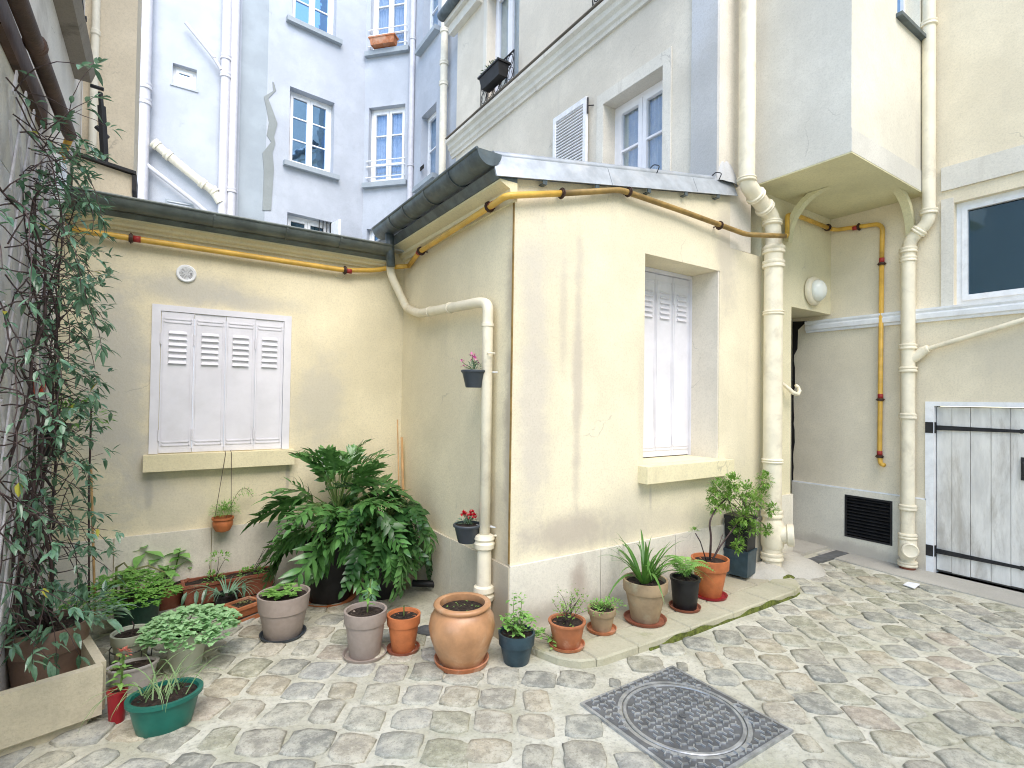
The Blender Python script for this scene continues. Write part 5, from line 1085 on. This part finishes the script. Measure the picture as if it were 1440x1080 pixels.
# i: hydrangea in terracotta planter (leaves large: one object each)
def leaf_obj_meshes(n, L, W, mat, q, seg=5, droop=.35, fold=.18, name='leaf', serr=.0):
    out = []
    for k in range(n):
        m = MB(); m.leaf((0, 0, 0), (1, 0, .0), L*q.uniform(.9, 1.1), W*q.uniform(.85, 1.1), droop*q.uniform(.6, 1.5), fold, seg)
        me = bpy.data.meshes.new(name); me.from_pydata(m.v, [], m.f); me.materials.append(M[mat])
        for p in me.polygons: p.use_smooth = True
        out.append(me)
    return out
def put(me, name, par, loc, d, roll=0, sc=1):
    d = Vector(d).normalized(); y = Z3.cross(d)
    if y.length < .05: y = Vector((0, 1, 0))
    y.normalize(); z = d.cross(y); mt = Matrix((d, y, z)).transposed().to_4x4() @ Matrix.Rotation(roll, 4, 'X') @ Matrix.Diagonal((sc, sc, sc, 1))
    o = bpy.data.objects.new(name, me); S.collection.objects.link(o); mt.translation = Vector(loc)-parent_loc(par); o.parent = par; o.matrix_local = mt; return o
t, P, R, H, zs = pot('terracotta bowl with a young hydrangea of broad fresh green leaves', 228, 852, 74, 58, 34, 'terra_dk', 'plain')
hm = leaf_obj_meshes(4, .115, .075, 'hyd', q, 6)
m = MB()
for k, (dx, dy, hh, n) in enumerate(((-.12, .02, .30, 10), (-.03, .05, .22, 8), (.10, -.02, .24, 9), (.16, .06, .16, 7), (.03, -.08, .14, 8), (-.2, -.04, .16, 7))):
    c = P+Vector((dx, dy, zs+hh)); m.tube([P+Vector((dx*.2, dy*.2, zs-.01)), P+Vector((dx*.8, dy*.8, zs+hh*.5)), c], .006, 6, r1=.004)
    for i in range(n): a = i*2.4+k; put(hm[i % 4], 'leaf', t, c-Z3*(.018*i*.5), (cos(a), sin(a), .55-.09*i), q.uniform(-.3, .3), q.uniform(.7, 1.15)*(1 if i > 2 else .7))
m.build('stems', 'stem_g', t, recalc=False)
# j: long window box planter at the wall
def boxplanter(label, p0, p1, w_, h_, mat, name='planter', cat='planter', tray=True):
    p0, p1 = Vector(p0), Vector(p1); u = (p1-p0).normalized(); L = (p1-p0).length; v = Vector((-u.y, u.x, 0)); t = thing(name, label, cat, (p0+p1)/2)
    def Q(a, b, z): return p0+u*a+v*b+Z3*z
    m = MB(); e = .012; b0 = .03
    def wl(a0, a1, c0, c1, z0, z1): m.hexa([Q(a0, c0, z0), Q(a1, c0, z0), Q(a1, c1, z0), Q(a0, c1, z0), Q(a0, c0, z1), Q(a1, c0, z1), Q(a1, c1, z1), Q(a0, c1, z1)])
    m.hexa([Q(.015, .015, b0), Q(L-.015, .015, b0), Q(L-.015, w_-.015, b0), Q(.015, w_-.015, b0), Q(0, 0, h_-.02), Q(L, 0, h_-.02), Q(L, w_, h_-.02), Q(0, w_, h_-.02)])
    for q_ in ((-.008, L+.008, -.008, e, h_-.0195, h_), (-.008, L+.008, w_-e, w_+.008, h_-.0195, h_), (-.008, e, e, w_-e, h_-.0195, h_), (L-e, L+.008, e, w_-e, h_-.0195, h_)): wl(*q_)
    m.build('box', mat, t)
    if tray: m = MB(); wl(-.01, L+.01, -.015, w_+.01, .0, .012); wl(-.01, L+.01, -.015, -.008, .0122, .028); wl(-.01, L+.01, w_+.003, w_+.01, .0122, .028); m.build('tray', mat, t)
    m = MB(); n = 14
    for i in range(n):
        for j in range(3):
            a0, a1, c0, c1 = e+(L-2*e)*i/n, e+(L-2*e)*(i+1)/n, e+(w_-2*e)*j/3, e+(w_-2*e)*(j+1)/3; f = lambda a, c: Q(a, c, h_-.014+.008*sin(a*31)*cos(c*57)); m.face([f(a0, c0), f(a1, c0), f(a1, c1), f(a0, c1)])
    m.build('soil', 'soil', t, recalc=False); return t, Q, L
t, Q, L = boxplanter('long brown window box of straggly plants along the foot of the left wall', (.16, 4.40, 0), (.76, 4.42, 0), .17, .18, 'terra_dk')
m = MB(); clump(m, Q(.45, .08, .17), (.10, .07, .05), 110, .030, .018, q); clump(m, Q(.18, .06, .17), (.08, .06, .06), 40, .045, .02, q); clump(m, Q(.22, .06, .33), (.07, .05, .05), 60, .032, .016, q, lo=-.5); m.build('foliage', 'bright', t, recalc=False)
m = MB(); stems(m, Q(.2, .06, .16), [Q(.22, .06, .34), Q(.26, .03, .32), Q(.16, .05, .30), Q(.05, -.04, .16), Q(.3, -.1, .08)], .003, q, .03)
for i in range(5): tip = Q(.55+.05*i, .08, .36+.06*i); stems(m, Q(.45, .08, .16), [tip], .0022, q, .04)
m.build('stems', 'stem', t, recalc=False)
m = MB()
for i in range(70): f = q.random(); p = Q(.48+.28*f, .08, .20+.38*f)+Vector((q.gauss(0, .03), q.gauss(0, .03), q.gauss(0, .025))); m.leaf(p, rdir(q), .022, .016, .2, .2, 2)
for i in range(7): p = Q(.02+.06*i, -.03, .15); m.leaf(p, (q.uniform(-.4, .4), -.5, -.4), .085, .030, .5, .3, 4)
tag(m.build('sprigs', 'jas', t, recalc=False), kind='stuff')
# k: small black pot + saucer
t, P, R, H, zs = pot('small black pot of dark grassy leaves on a green saucer near the wall', 318, 862, 34, 28, 26, 'black_pot', 'plain', saucer='green_pot', sw=1.7)
m = MB()
for i in range(40): a = q.uniform(0, 6.28); blade(m, P+Vector((cos(a)*.03, sin(a)*.03, zs)), (cos(a)*.9, sin(a)*.9, .9), q.uniform(.12, .30), .008, q, 1.8)
m.build('grass_leaves', 'jas', t, recalc=False)
# l: little terracotta trough
t, Q, L = boxplanter('little square terracotta planter with mossy soil behind the taupe pot', (.46, 3.98, 0), (.62, 4.06, 0), .15, .105, 'terra')
m = MB(); clump(m, Q(.08, .07, .09), (.06, .05, .02), 70, .014, .009, q); m.build('moss_growth', 'dry', t, recalc=False)
# m: large taupe pot
t, P, R, H, zs = pot('large taupe pot on a dark saucer, sparse rounded green leaves inside', 398, 893, 76, 54, 58, 'taupe', 'band', saucer='anthra', sw=1.18)
m = MB()
for i in range(46): a = q.uniform(0, 6.28); r = q.uniform(.02, .12); c = P+Vector((cos(a)*r-.02, sin(a)*r, zs+q.uniform(.01, .06))); [m.leaf(c, (cos(b), sin(b), .2), .03, .032, .2, .15, 2) for b in (a, a+2, a+4)]
m.build('foliage', 'bright', t, recalc=False)
m = MB()
for i in range(30): a = q.uniform(0, 6.28); r = q.uniform(.02, .13); m.leaf(P+Vector((cos(a)*r, sin(a)*r, zs+.006)), (cos(a*3), sin(a*3), .1), .03, .012, .1, .1, 1)
m.build('litter', 'dry', t, recalc=False)
# n: big tree philodendron
t, P, R, H, zs = pot('big philodendron with large deeply lobed leaves in a black pot on an orange saucer', 463, 842, 76, 58, 80, 'black_pot', 'plain', saucer='terra_or', sw=1.28)
def lobed(q, L=.40, n=8, W=.23, dr=.5):
    m = MB(); pts = []; 
    for i in range(n*2+1): t_ = i/(n*2); pts.append(Vector((L*t_, 0, .10*L*sin(pi*t_)-dr*L*t_*t_*.6)))
    m.ribbon(pts, [.022*sin(pi*min(1, .15+.85*i/(n*2)))+.003 for i in range(n*2+1)], Vector((0, 1, 0)), .1)
    for i in range(1, n*2):
        f = i/(n*2); l = W*(sin(pi*(f*.85+.12)))**.7*q.uniform(.85, 1.1)
        if i % 2 and l > 0:
            pass
        for sg in (1, -1):
            if (i+ (sg > 0)) % 2: continue
            d = Vector((.55+f*.5, sg*(1.0-.45*f), .12)).normalized(); m.leaf(pts[i], (d+Vector((q.uniform(-.15, .15), 0, q.uniform(-.25, .25)))), l*q.uniform(.75, 1.1), .056*(1-.25*f)*q.uniform(.8, 1.15), .35*q.uniform(.3, 1.8), .22, 4, peak=.5)
    m.leaf(pts[-1]-Vector((.01, 0, 0)), (1, 0, -.4), W*.5, .04, .4, .2, 3)
    me = bpy.data.meshes.new('leaf'); me.from_pydata(m.v, [], m.f)
    for p in me.polygons: p.use_smooth = True
    return me
lob = [lobed(q, L=q.uniform(.30, .40), n=q.choice((7, 8, 9)), W=q.uniform(.16, .20), dr=q.uniform(.3, .9)) for _ in range(7)]
for me in lob: me.materials.append(M['phil'])
lob_d = [lobed(q, L=q.uniform(.26, .36), n=9, W=q.uniform(.09, .13), dr=q.uniform(.6, 1.2)) for _ in range(4)]
for me in lob_d: me.materials.append(M['phil_dk'])
crown = P+Vector((.05, .0, zs+.10)); m = MB()
def petiole_leaf(m, t, base, az, el, pl_, me, sc, nm='leaf', tilt=0.):
    d = Vector((cos(az)*cos(el), sin(az)*cos(el), sin(el))); tip = base+d*pl_-Z3*.10*pl_*cos(el)
    if tip.y > YL-.12: tip.y = YL-.12
    if tip.x > XB-.12: tip.x = XB-.12
    mid = base+d*pl_*.5+Z3*.05; m.tube([base, base*.25+mid*.5+tip*.25, tip], .006, 5, r1=.004)
    dd = Vector((cos(az), sin(az), math.tan(el)*.55+tilt))
    if tip.y > YL-.35 and dd.y > 0: dd.y *= -.2
    if tip.x > XB-.35 and dd.x > 0: dd.x *= .15
    put(me, nm, t, tip, dd+Vector((q.uniform(-.3, .3), q.uniform(-.3, .3), q.uniform(-.3, .2))), q.uniform(-.9, .9), sc)
for k in range(24):   # hanging skirt
    petiole_leaf(m, t, crown, k*2.399+q.uniform(-.2, .2), q.uniform(-.15, .35), q.uniform(.14, .32), lob[k % 7], q.uniform(.8, 1.05), tilt=-.55)
for k in range(22):
    petiole_leaf(m, t, crown+Z3*.10, k*2.399+1, q.uniform(.35, .8), q.uniform(.22, .36), lob[(k*3) % 7], q.uniform(.72, 1.0), tilt=-.25)
for k in range(15):   # upright leaves against the wall
    petiole_leaf(m, t, crown+Z3*.15, k*2.399, q.uniform(.95, 1.35), q.uniform(.25, .38), lob[k % 7], q.uniform(.7, .85), tilt=.4)
for (x, y, s_) in ((470, 690, .9), (440, 670, .9), (500, 660, 1.0), (415, 700, .8), (520, 700, .8), (460, 730, .9)):   # two tall shoots and filling
    tip = hit(x, y+50, 1, 4.22); m.tube([crown, (crown+tip)/2+Vector((0, -.03, .05)), tip], .006, 5, r1=.004); put(lob[int(x) % 7], 'leaf', t, tip, (q.uniform(-.35, .35), q.uniform(-.4, .0), 1), q.uniform(-1, 1), s_*.8)
m.build('stalks', 'stem_g', t, recalc=False)
# o: second, darker plant to its right
P2_ = hit(548, 822, 2, 0); t = thing('potted_plant', 'dark arching fern like plant filling the wall corner beside the big philodendron', 'potted plant', (1.50, 3.95, 0))
P = Vector((1.46, 3.98, 0)); m = MB(); m.lathe(P, [(.12, 0), (.125, .006), (.15, .26), (.16, .265), (.16, .29), (.145, .29), (.14, .26), (0, .26)], 28); m.build('pot', 'black_pot', t, smooth=True, angle=40)
m = MB(); crown = P+Vector((-.02, 0, .48))
for k in range(46):
    petiole_leaf(m, t, crown+Vector((0, 0, q.uniform(0, .12))), k*2.399, q.uniform(-.1, 1.1), q.uniform(.12, .34), lob_d[k % 4] if k % 3 else lob[k % 7], q.uniform(.75, 1.1), tilt=-.55)
for (x, y, yy) in ((600, 700, 3.9), (590, 740, 3.8), (575, 690, 4.1), (560, 720, 3.7), (610, 760, 3.95)):
    tip = hit(x-25, y, 1, yy); m.tube([crown, tip], .005, 5, r1=.003); put(lob_d[x % 4], 'leaf', t, tip, (.25, -.4, -.5), q.uniform(-.5, .5), 1)
# front pale leaf, and low fronds between the pots
put(lob[2], 'leaf', t, hit(545, 775, 1, 3.55), (.15, -.25, -.9), .4, .62); put(lob[1], 'leaf', t, hit(560, 800, 1, 3.45), (.0, -.2, -1), -.6, .5); put(lob[3], 'leaf', t, hit(523, 815, 1, 3.4), (-.1, -.3, -.9), .2, .42)
m.build('stalks', 'stem_g', t, recalc=False)
# p: small taupe pot
t, P, R, H, zs = pot('tall taupe pot with a single green shoot, left of the small terracotta pot', 513, 921, 60, 44, 62, 'taupe', 'rim', saucer='taupe', sw=1.35)
m = MB(); m.tube([P+Vector((.01, 0, zs)), P+Vector((.015, 0, zs+.10)), P+Vector((.03, 0, zs+.2))], .005, 6); m.build('stem', 'stem_g', t)
m = MB()
for k in range(6): m.leaf(P+Vector((.012, 0, zs+.05+.02*k)), (cos(k*2.2), sin(k*2.2), .2), .06, .022, .5, .25, 4)
m.build('foliage', 'bright', t, recalc=False)
m = MB()
for i in range(60): a = q.uniform(0, 6.28); r = q.uniform(0, .10); m.leaf(P+Vector((cos(a)*r, sin(a)*r, zs+.004)), (cos(a*3), sin(a*3), .15), .022, .010, .1, .1, 1)
m.build('bark_chips', 'dry', t, recalc=False)
# q: small terracotta
t, P, R, H, zs = pot('small terracotta pot of bark mulch between the tall taupe pot and the round jar', 567, 914, 47, 33, 49, 'terra_or', 'rim', saucer='terra_dk', sw=1.35, name='pot', cat='pot')
m = MB()
for i in range(50): a = q.uniform(0, 6.28); r = q.uniform(0, .08); m.leaf(P+Vector((cos(a)*r, sin(a)*r, zs+.004)), (cos(a*3), sin(a*3), .15), .020, .010, .1, .1, 1)
m.build('bark_chips', 'dry', t, recalc=False); m = MB(); m.tube([P+Vector((0, 0, zs)), P+Vector((0, 0, zs+.07))], .004, 6); m.build('peg', 'stem_g', t)
# r: round glazed jar
P, k, cc = ppm(649, 932); R = 91/k*cc/2; H = 82/k; t = thing('terracotta_jar', 'round bellied glazed terracotta jar on a terracotta saucer', 'jar', P)
m = MB(); B = R*.80; m.lathe(P, [(B*.8, 0), (B, .006), (B*1.07, .036), (B*1.02, .038), (B*.86, .014), (0, .014)], 40); m.build('saucer', 'terra', t, smooth=True, angle=40)
zb = .016; m = MB(); m.lathe(P+Z3*zb, [(R*.66, 0), (R*.69, H*.05), (R*.84, H*.22), (R*.98, H*.45), (R*1.03, H*.60), (R*.98, H*.76), (R*.87, H*.86), (R*.80, H*.90), (R*.86, H*.925), (R*.90, H*.955), (R*.88, H*.985), (R*.80, H), (R*.70, H*.985), (R*.69, H*.92), (R*.72, H*.86), (0, H*.86)], 48); m.build('body', 'jar', t, smooth=True, angle=60)
m = MB(); m.lathe(P+Z3*(zb+H*.865), [(R*.70, 0), (R*.68, .004), (0, .008)], 30); m.build('soil', 'soil', t)
m = MB()
for i in range(26): a = q.uniform(0, 6.28); r = R*.6*sqrt(q.random()); m.leaf(P+Vector((cos(a)*r, sin(a)*r, zb+H*.875)), (cos(a*3), sin(a*3), .3), .022, .012, .1, .1, 2)
m.build('seedlings', 'lush', t, recalc=False)
# s: dark blue pot with parsley-like leaves
t, P, R, H, zs = pot('dark blue grey pot of trailing leafy stems at the corner of the pavement', 726, 930, 52, 36, 42, 'blue_pot', 'band')
m = MB(); s2 = MB(); tips = []
for i in range(20):
    a = i*2.4; r = q.uniform(.02, .10); tp_ = P+Vector((cos(a)*r, sin(a)*r, zs+q.uniform(.02, .12))); tips.append(tp_)
for i in range(7): tips.append(P+Vector((.10+.035*i, -.06+.02*(i % 3), zs+.02-.022*i)))
tips += [P+Vector((-.02, 0, zs+.22)), P+Vector((.03, 0, zs+.20))]
stems(s2, P+Z3*zs, tips, .0025, q, .03)
for tp_ in tips:
    for i in range(9): m.leaf(tp_+Vector((q.gauss(0, .016), q.gauss(0, .016), q.gauss(0, .016))), rdir(q, -.2, .8), .032, .022, .3, .2, 2)
m.build('foliage', 'bright', t, recalc=False); s2.build('stems', 'stem_g', t, recalc=False)
GP = 'pots along the pavement by the corner block'
# t: terracotta bowl
t, P, R, H, zs = pot('wide terracotta bowl of spindly shoots, nearest the pavement corner', 797, 908, 51, 38, 34, 'terra', 'plain', saucer='terra', z=.05, group=GP)
m = MB(); s2 = MB(); tips = [P+Vector((q.uniform(-.1, .13), q.uniform(-.08, .08), zs+q.uniform(.04, .17))) for _ in range(24)]; stems(s2, P+Z3*zs, tips, .002, q, .03)
for tp_ in tips:
    for i in range(9): m.leaf(tp_+Vector((q.gauss(0, .02), q.gauss(0, .02), q.gauss(0, .025))), rdir(q, 0, .9), .024, .010, .2, .2, 2)
m.build('foliage', 'azal', t, recalc=False); s2.build('stems', 'stem', t, recalc=False)
# u
t, P, R, H, zs = pot('small weathered clay pot with low green leaves spilling to the right', 846, 886, 40, 27, 30, 'clay_moss', 'rim', saucer='terra', z=.05, group=GP, sw=1.5)
m = MB(); clump(m, P+Vector((.03, 0, zs+.01)), (.15, .10, .045), 230, .026, .012, q, lo=0, shell=.2); m.build('foliage', 'bright', t, recalc=False)
# v: agapanthus
t, P, R, H, zs = pot('tall mossy clay pot with an arching strap leaved lily', 907, 872, 63, 40, 56, 'clay_moss', 'rim', saucer='terra_dk', z=.05, group=GP, sw=1.45)
m = MB()
sm = []
for k in range(5):
    b_ = MB(); blade(b_, (0, 0, 0), (.42+.12*k, 0, 1), .36+.02*k, .020, q, .75+.35*k, 9); me = bpy.data.meshes.new('leaf'); me.from_pydata(b_.v, [], b_.f); me.materials.append(M['lily']); [setattr(p, 'use_smooth', True) for p in me.polygons]; sm.append(me)
for i in range(44):
    a = i*2.4; o = bpy.data.objects.new('leaf', sm[q.randrange(5)]); S.collection.objects.link(o); o.parent = t; o.location = Vector((cos(a)*.02-.01, sin(a)*.02, zs-.01)); o.rotation_euler = (q.uniform(-.15, .15), q.uniform(-.35, .15), a); s_ = q.uniform(.8, 1.22); o.scale = (s_, s_, s_)
b_ = MB(); b_.leaf(P+Vector((-.01, -.02, zs)), (-.02, -.12, 1), .17, .062, 0, .2, 5); b_.leaf(P+Vector((.01, -.02, zs)), (.1, -.1, 1), .14, .05, 0, .2, 5); b_.build('broad_leaf', 'hyd', t, recalc=False)
b_ = MB()
for i in range(22): a = i*2.4; blade(b_, P+Vector((.09+cos(a)*.01, -.01+sin(a)*.01, zs)), (cos(a)*.5, sin(a)*.5, 1), q.uniform(.10, .18), .009, q, .8)
b_.build('small_offset', 'lily', t, recalc=False)
# w: fern
t, P, R, H, zs = pot('small black pot with a bright arching fern on a dark saucer', 963, 855, 42, 34, 42, 'black_pot', 'plain', saucer='terra_dk', z=.05, group=GP)
fm = []
for k in range(3):
    b_ = MB(); L = .20+.02*k; pts = [Vector((L*i/16, 0, .10*sin(pi*i/20)-.07*(i/16)**2)) for i in range(17)]; b_.tube(pts, .002, 4, r1=.001)
    for i in range(2, 16):
        for sg in (1, -1): l = .055*(1-(i/17)**2)+.012; b_.leaf(pts[i], (.35, sg, .1), l, .015, .25, .2, 3)
    me = bpy.data.meshes.new('frond'); me.from_pydata(b_.v, [], b_.f); me.materials.append(M['fern']); fm.append(me)
for i in range(12): a = i*2.4+.3; put(fm[i % 3], 'frond', t, P+Vector((0, 0, zs+.02)), (cos(a), sin(a), q.uniform(.0, .7)), q.uniform(-.3, .3), q.uniform(.7, 1.05))
# x: azalea in terracotta
t, P, R, H, zs = pot('bright terracotta pot with a bare stemmed leafy azalea leaning right', 998, 838, 54, 33, 52, 'terra_or', 'rim', saucer='red_pot', z=.05, group=GP, sw=1.45)
def br(*pts): return [P]+[hit(x, y, 1, yy) for x, y, yy in pts]
m = MB(); B0 = P+Z3*zs
cl = [(1010, 685, .055), (1030, 678, .06), (1050, 690, .07), (1020, 705, .06), (1075, 675, .06), (1070, 695, .05), (1085, 715, .045), (1005, 712, .045), (1045, 725, .06), (1060, 742, .05), (1078, 745, .035), (1042, 752, .04), (1038, 768, .035), (1060, 705, .07), (1002, 695, .04), (1035, 740, .04), (1025, 690, .06)]
trk = [B0, hit(1000, 752, 1, P.y), hit(997, 735, 1, P.y), hit(1005, 718, 1, P.y), hit(1022, 700, 1, P.y+.03)]; m.tube(bend(trk, .05), .009, 8, r1=.005)
trk2 = [B0+Vector((.02, 0, 0)), hit(1015, 765, 1, P.y+.02), hit(1030, 745, 1, P.y+.05), hit(1048, 722, 1, P.y+.06)]; m.tube(bend(trk2, .05), .007, 8, r1=.004)
fo = MB()
for x, y, r in cl:
    c = hit(x, y, 1, P.y+q.uniform(-.05, .10)); src = (trk[-1] if q.random() < .5 else trk2[-1]) if x < 1070 else trk2[-1]; stems(m, src, [c], .003, q, .03)
    for _ in range(int(r*3400)):
        d = rdir(q, -1, 1); p = c+d*r*1.15*q.random()**.5; s_ = q.uniform(.7, 1.2); fo.leaf(p, (d+Vector((q.uniform(-.5, .5), q.uniform(-.5, .5), q.uniform(-.2, .8)))), .036*s_, .016*s_, .2, .2, 2)
m.tube([B0+Vector((-.04, 0, 0)), hit(985, 762, 1, P.y-.02), hit(978, 750, 1, P.y-.02)], .005, 6, r1=.004); clump(fo, hit(977, 747, 1, P.y-.02), (.03, .03, .02), 34, .026, .012, q)
m.tube([B0+Vector((.02, 0, 0)), hit(1012, 765, 1, P.y), hit(1016, 752, 1, P.y)], .003, 5)
m.build('branches', 'stem', t, smooth=True, recalc=False); fo.build('foliage', 'azal', t, recalc=False)
# y: tall square tapered planter
Pq = Vector((4.20, 2.60, .05)); Pq = hit(1041, 806, 2, .08); t = thing('tall_planter', 'tall square black tapered planter wrapped at its foot, behind the azalea', 'planter', Pq)
m = MB(); a_, b_, hq = .098, .085, .47; cs = [(-1, -1), (1, -1), (1, 1), (-1, 1)]
rot = radians(12)
def sq_(r, z): return [(Pq.x+(c*cos(rot)-s*sin(rot))*r, Pq.y+(c*sin(rot)+s*cos(rot))*r, Pq.z+z) for c, s in cs]
m.hexa(sq_(b_*1.02, 0)+sq_(b_*1.12, .20)); m.hexa(sq_(b_*1.05, .2005)+sq_(a_, hq)); m.hexa(sq_(a_*1.06, hq+.0005)+sq_(a_*1.06, hq+.03)); m.build('box', 'black_pot', t)
m = MB(); m.hexa(sq_(b_*1.08, .002)+sq_(b_*1.17, .195)); m.hexa(sq_(b_*1.22, .1955)+sq_(b_*1.22, .215)); m.build('foot_wrap', 'blue_pot', t)
m = MB(); clump(m, Pq+Z3*(hq+.05), (.14, .12, .10), 160, .03, .013, q); m.build('foliage', 'azal', t, recalc=False)
# hung pots on the slim drainpipe
def hung(label, px, py, R, B, H, d, fl):
    c = hit(px, py, 0, XB-.075+d); t = thing('hanging_pot', label, 'hanging pot', c, 'dark pots hung on the slim drainpipe')
    m = MB(); m.lathe(c, [(B*.95, 0), (B, .006), (R*.93, H*.78), (R*1.0, H*.86), (R*1.05, H*.87), (R*1.07, H*.95), (R*1.02, H), (R*.94, H), (R*.9, H*.9), (0, H*.9)], 32); m.build('pot', 'anthra', t, smooth=True, angle=35)
    m = MB(); m.lathe(c+Z3*(H*.905), [(R*.9, 0), (0, .006)], 24); m.build('soil', 'soil', t)
    m = MB(); clump(m, c+Z3*(H+.005), (R*.75, R*.75, .05), 130, .028, .008, q, lo=0, shell=.1); m.build('foliage', 'jas', t, recalc=False)
    m = MB(); m.tube([c+Vector((R*.6, -.02, H*.9)), Vector((bx+.05, by-.05, c.z+H*.9)), Vector((bx+.05, by+.04, c.z+H*.9))], .004, 6); m.build('hook', 'white_old', t)
    m = MB(); s_ = MB()
    for i, (dx, dy, dz, n) in enumerate(fl[1]): m = MB(); p = c+Vector((dx, dy, H+dz)); s_.tube([c+Z3*H, p], .002, 5); clump(m, p, (.015, .015, .011), n, .020, .015, q, lo=-.3, shell=.3); m.build('flower', fl[0], t, recalc=False)
    s_.build('flower_stems', 'stem_g', t, recalc=False)
hung('dark pot with pink cyclamen hooked on the upper part of the slim drainpipe', 666, 545, .080, .054, .115, -.07, ('fl_pink', [(.0, 0, .075, 26), (-.01, .01, .10, 14), (.012, -.01, .055, 12), (-.075, 0, .02, 7), (-.07, .03, .05, 7)]))
hung('dark pot with red carnations hooked low on the slim drainpipe', 657, 762, .090, .062, .120, -.08, ('fl_red', [(-.03, 0, .065, 40), (.0, -.03, .055, 40), (.03, .0, .065, 40), (-.01, .03, .05, 30), (.04, -.02, .05, 30)]))
# hanging orange pot under the left window sill
c = hit(313, 748, 1, YL-.10); t = thing('hanging_pot', 'small round orange pot with feathery fern hanging under the left window sill', 'hanging pot', c)
m = MB(); m.lathe(c, [(.02, 0), (.05, .012), (.068, .05), (.070, .075), (.066, .095), (.076, .098), (.076, .112), (.066, .112), (.06, .095), (0, .095)], 28); m.build('pot', 'terra_or', t, smooth=True, angle=40)
m = MB(); clump(m, c+Vector((.01, 0, .15)), (.11, .09, .085), 900, .026, .0045, q, lo=-.2, shell=.15); 
for i in range(9): f = i/8; clump(m, c+Vector((.06+.14*f, 0, .20+.10*sin(f*2.5))), (.02, .02, .015), 22, .022, .004, q, lo=-1)
m.build('foliage', 'lush', t, recalc=False)
m = MB(); m.tube([c+Vector((.02+.18*f, 0, .10+.22*sin(f*2.4))) for f in [i/8 for i in range(9)]], .0015, 4)
st = PW.P(.438, 1.112, .075)
for dx in (-.055, .055): m.tube([c+Vector((dx, 0, .1)), st+Vector((dx*.35, -.003, -.01)), st+Vector((dx*.35, .06, .0))], .0022, 5)
m.build('strings', 'stem', t, recalc=False)
# plants in upper window boxes
m = MB(); clump(m, PM.P(6.27, 6.15, .2), (.10, .24, .05), 90, .05, .02, q, lo=.0); t = tag(m.build('trailing_plant', 'phil_dk', recalc=False), 'sparse dark plant in the black window box', 'plant')
m = MB(); clump(m, PM.P(3.9, 6.10, .2), (.10, .18, .08), 120, .05, .03, q, lo=-.4); tag(m.build('pink_flowers', 'fl_rust', recalc=False), 'reddish flowers behind the iron railing at the top edge', 'flowers')
# scrap of paper, black hose end behind the jar
p = hit(1282, 823, 2, .016); m = MB(); m.hexa([p+Vector(v) for v in ((-.08, -.05, 0), (.09, -.03, 0), (.07, .05, 0), (-.06, .04, 0), (-.08, -.05, .003), (.09, -.03, .005), (.07, .05, .003), (-.06, .04, .008))]); tag(m.build('paper_scrap', 'paper'), 'scrap of white paper lying near the foot of the right drainpipe', 'paper')
m = MB(); p = hit(628, 826, 2, .03); m.tube([p+Vector((-.25, .10, .05)), p+Vector((-.1, .05, .03)), p], .028, 8); tag(m.build('black_tube', 'black_pot', smooth=True), 'short black tube lying on the cobbles at the foot of the side wall', 'tube')
# stray debris on the cobbles
m = MB()
for i in range(90):
    x, y = q.uniform(.2, 5.3), q.uniform(1.2, 3.6)
    if x > 1.8 and y > 2.2: y = q.uniform(.8, 2.2)
    m.leaf((x, y, .018), (cos(i*3), sin(i*3), .1), q.uniform(.006, .018), .006, .1, .2, 1)
tag(m.build('leaf_litter', 'dry', recalc=False), 'tiny scattered dry leaf bits over the cobbles', 'leaf litter', kind='stuff')
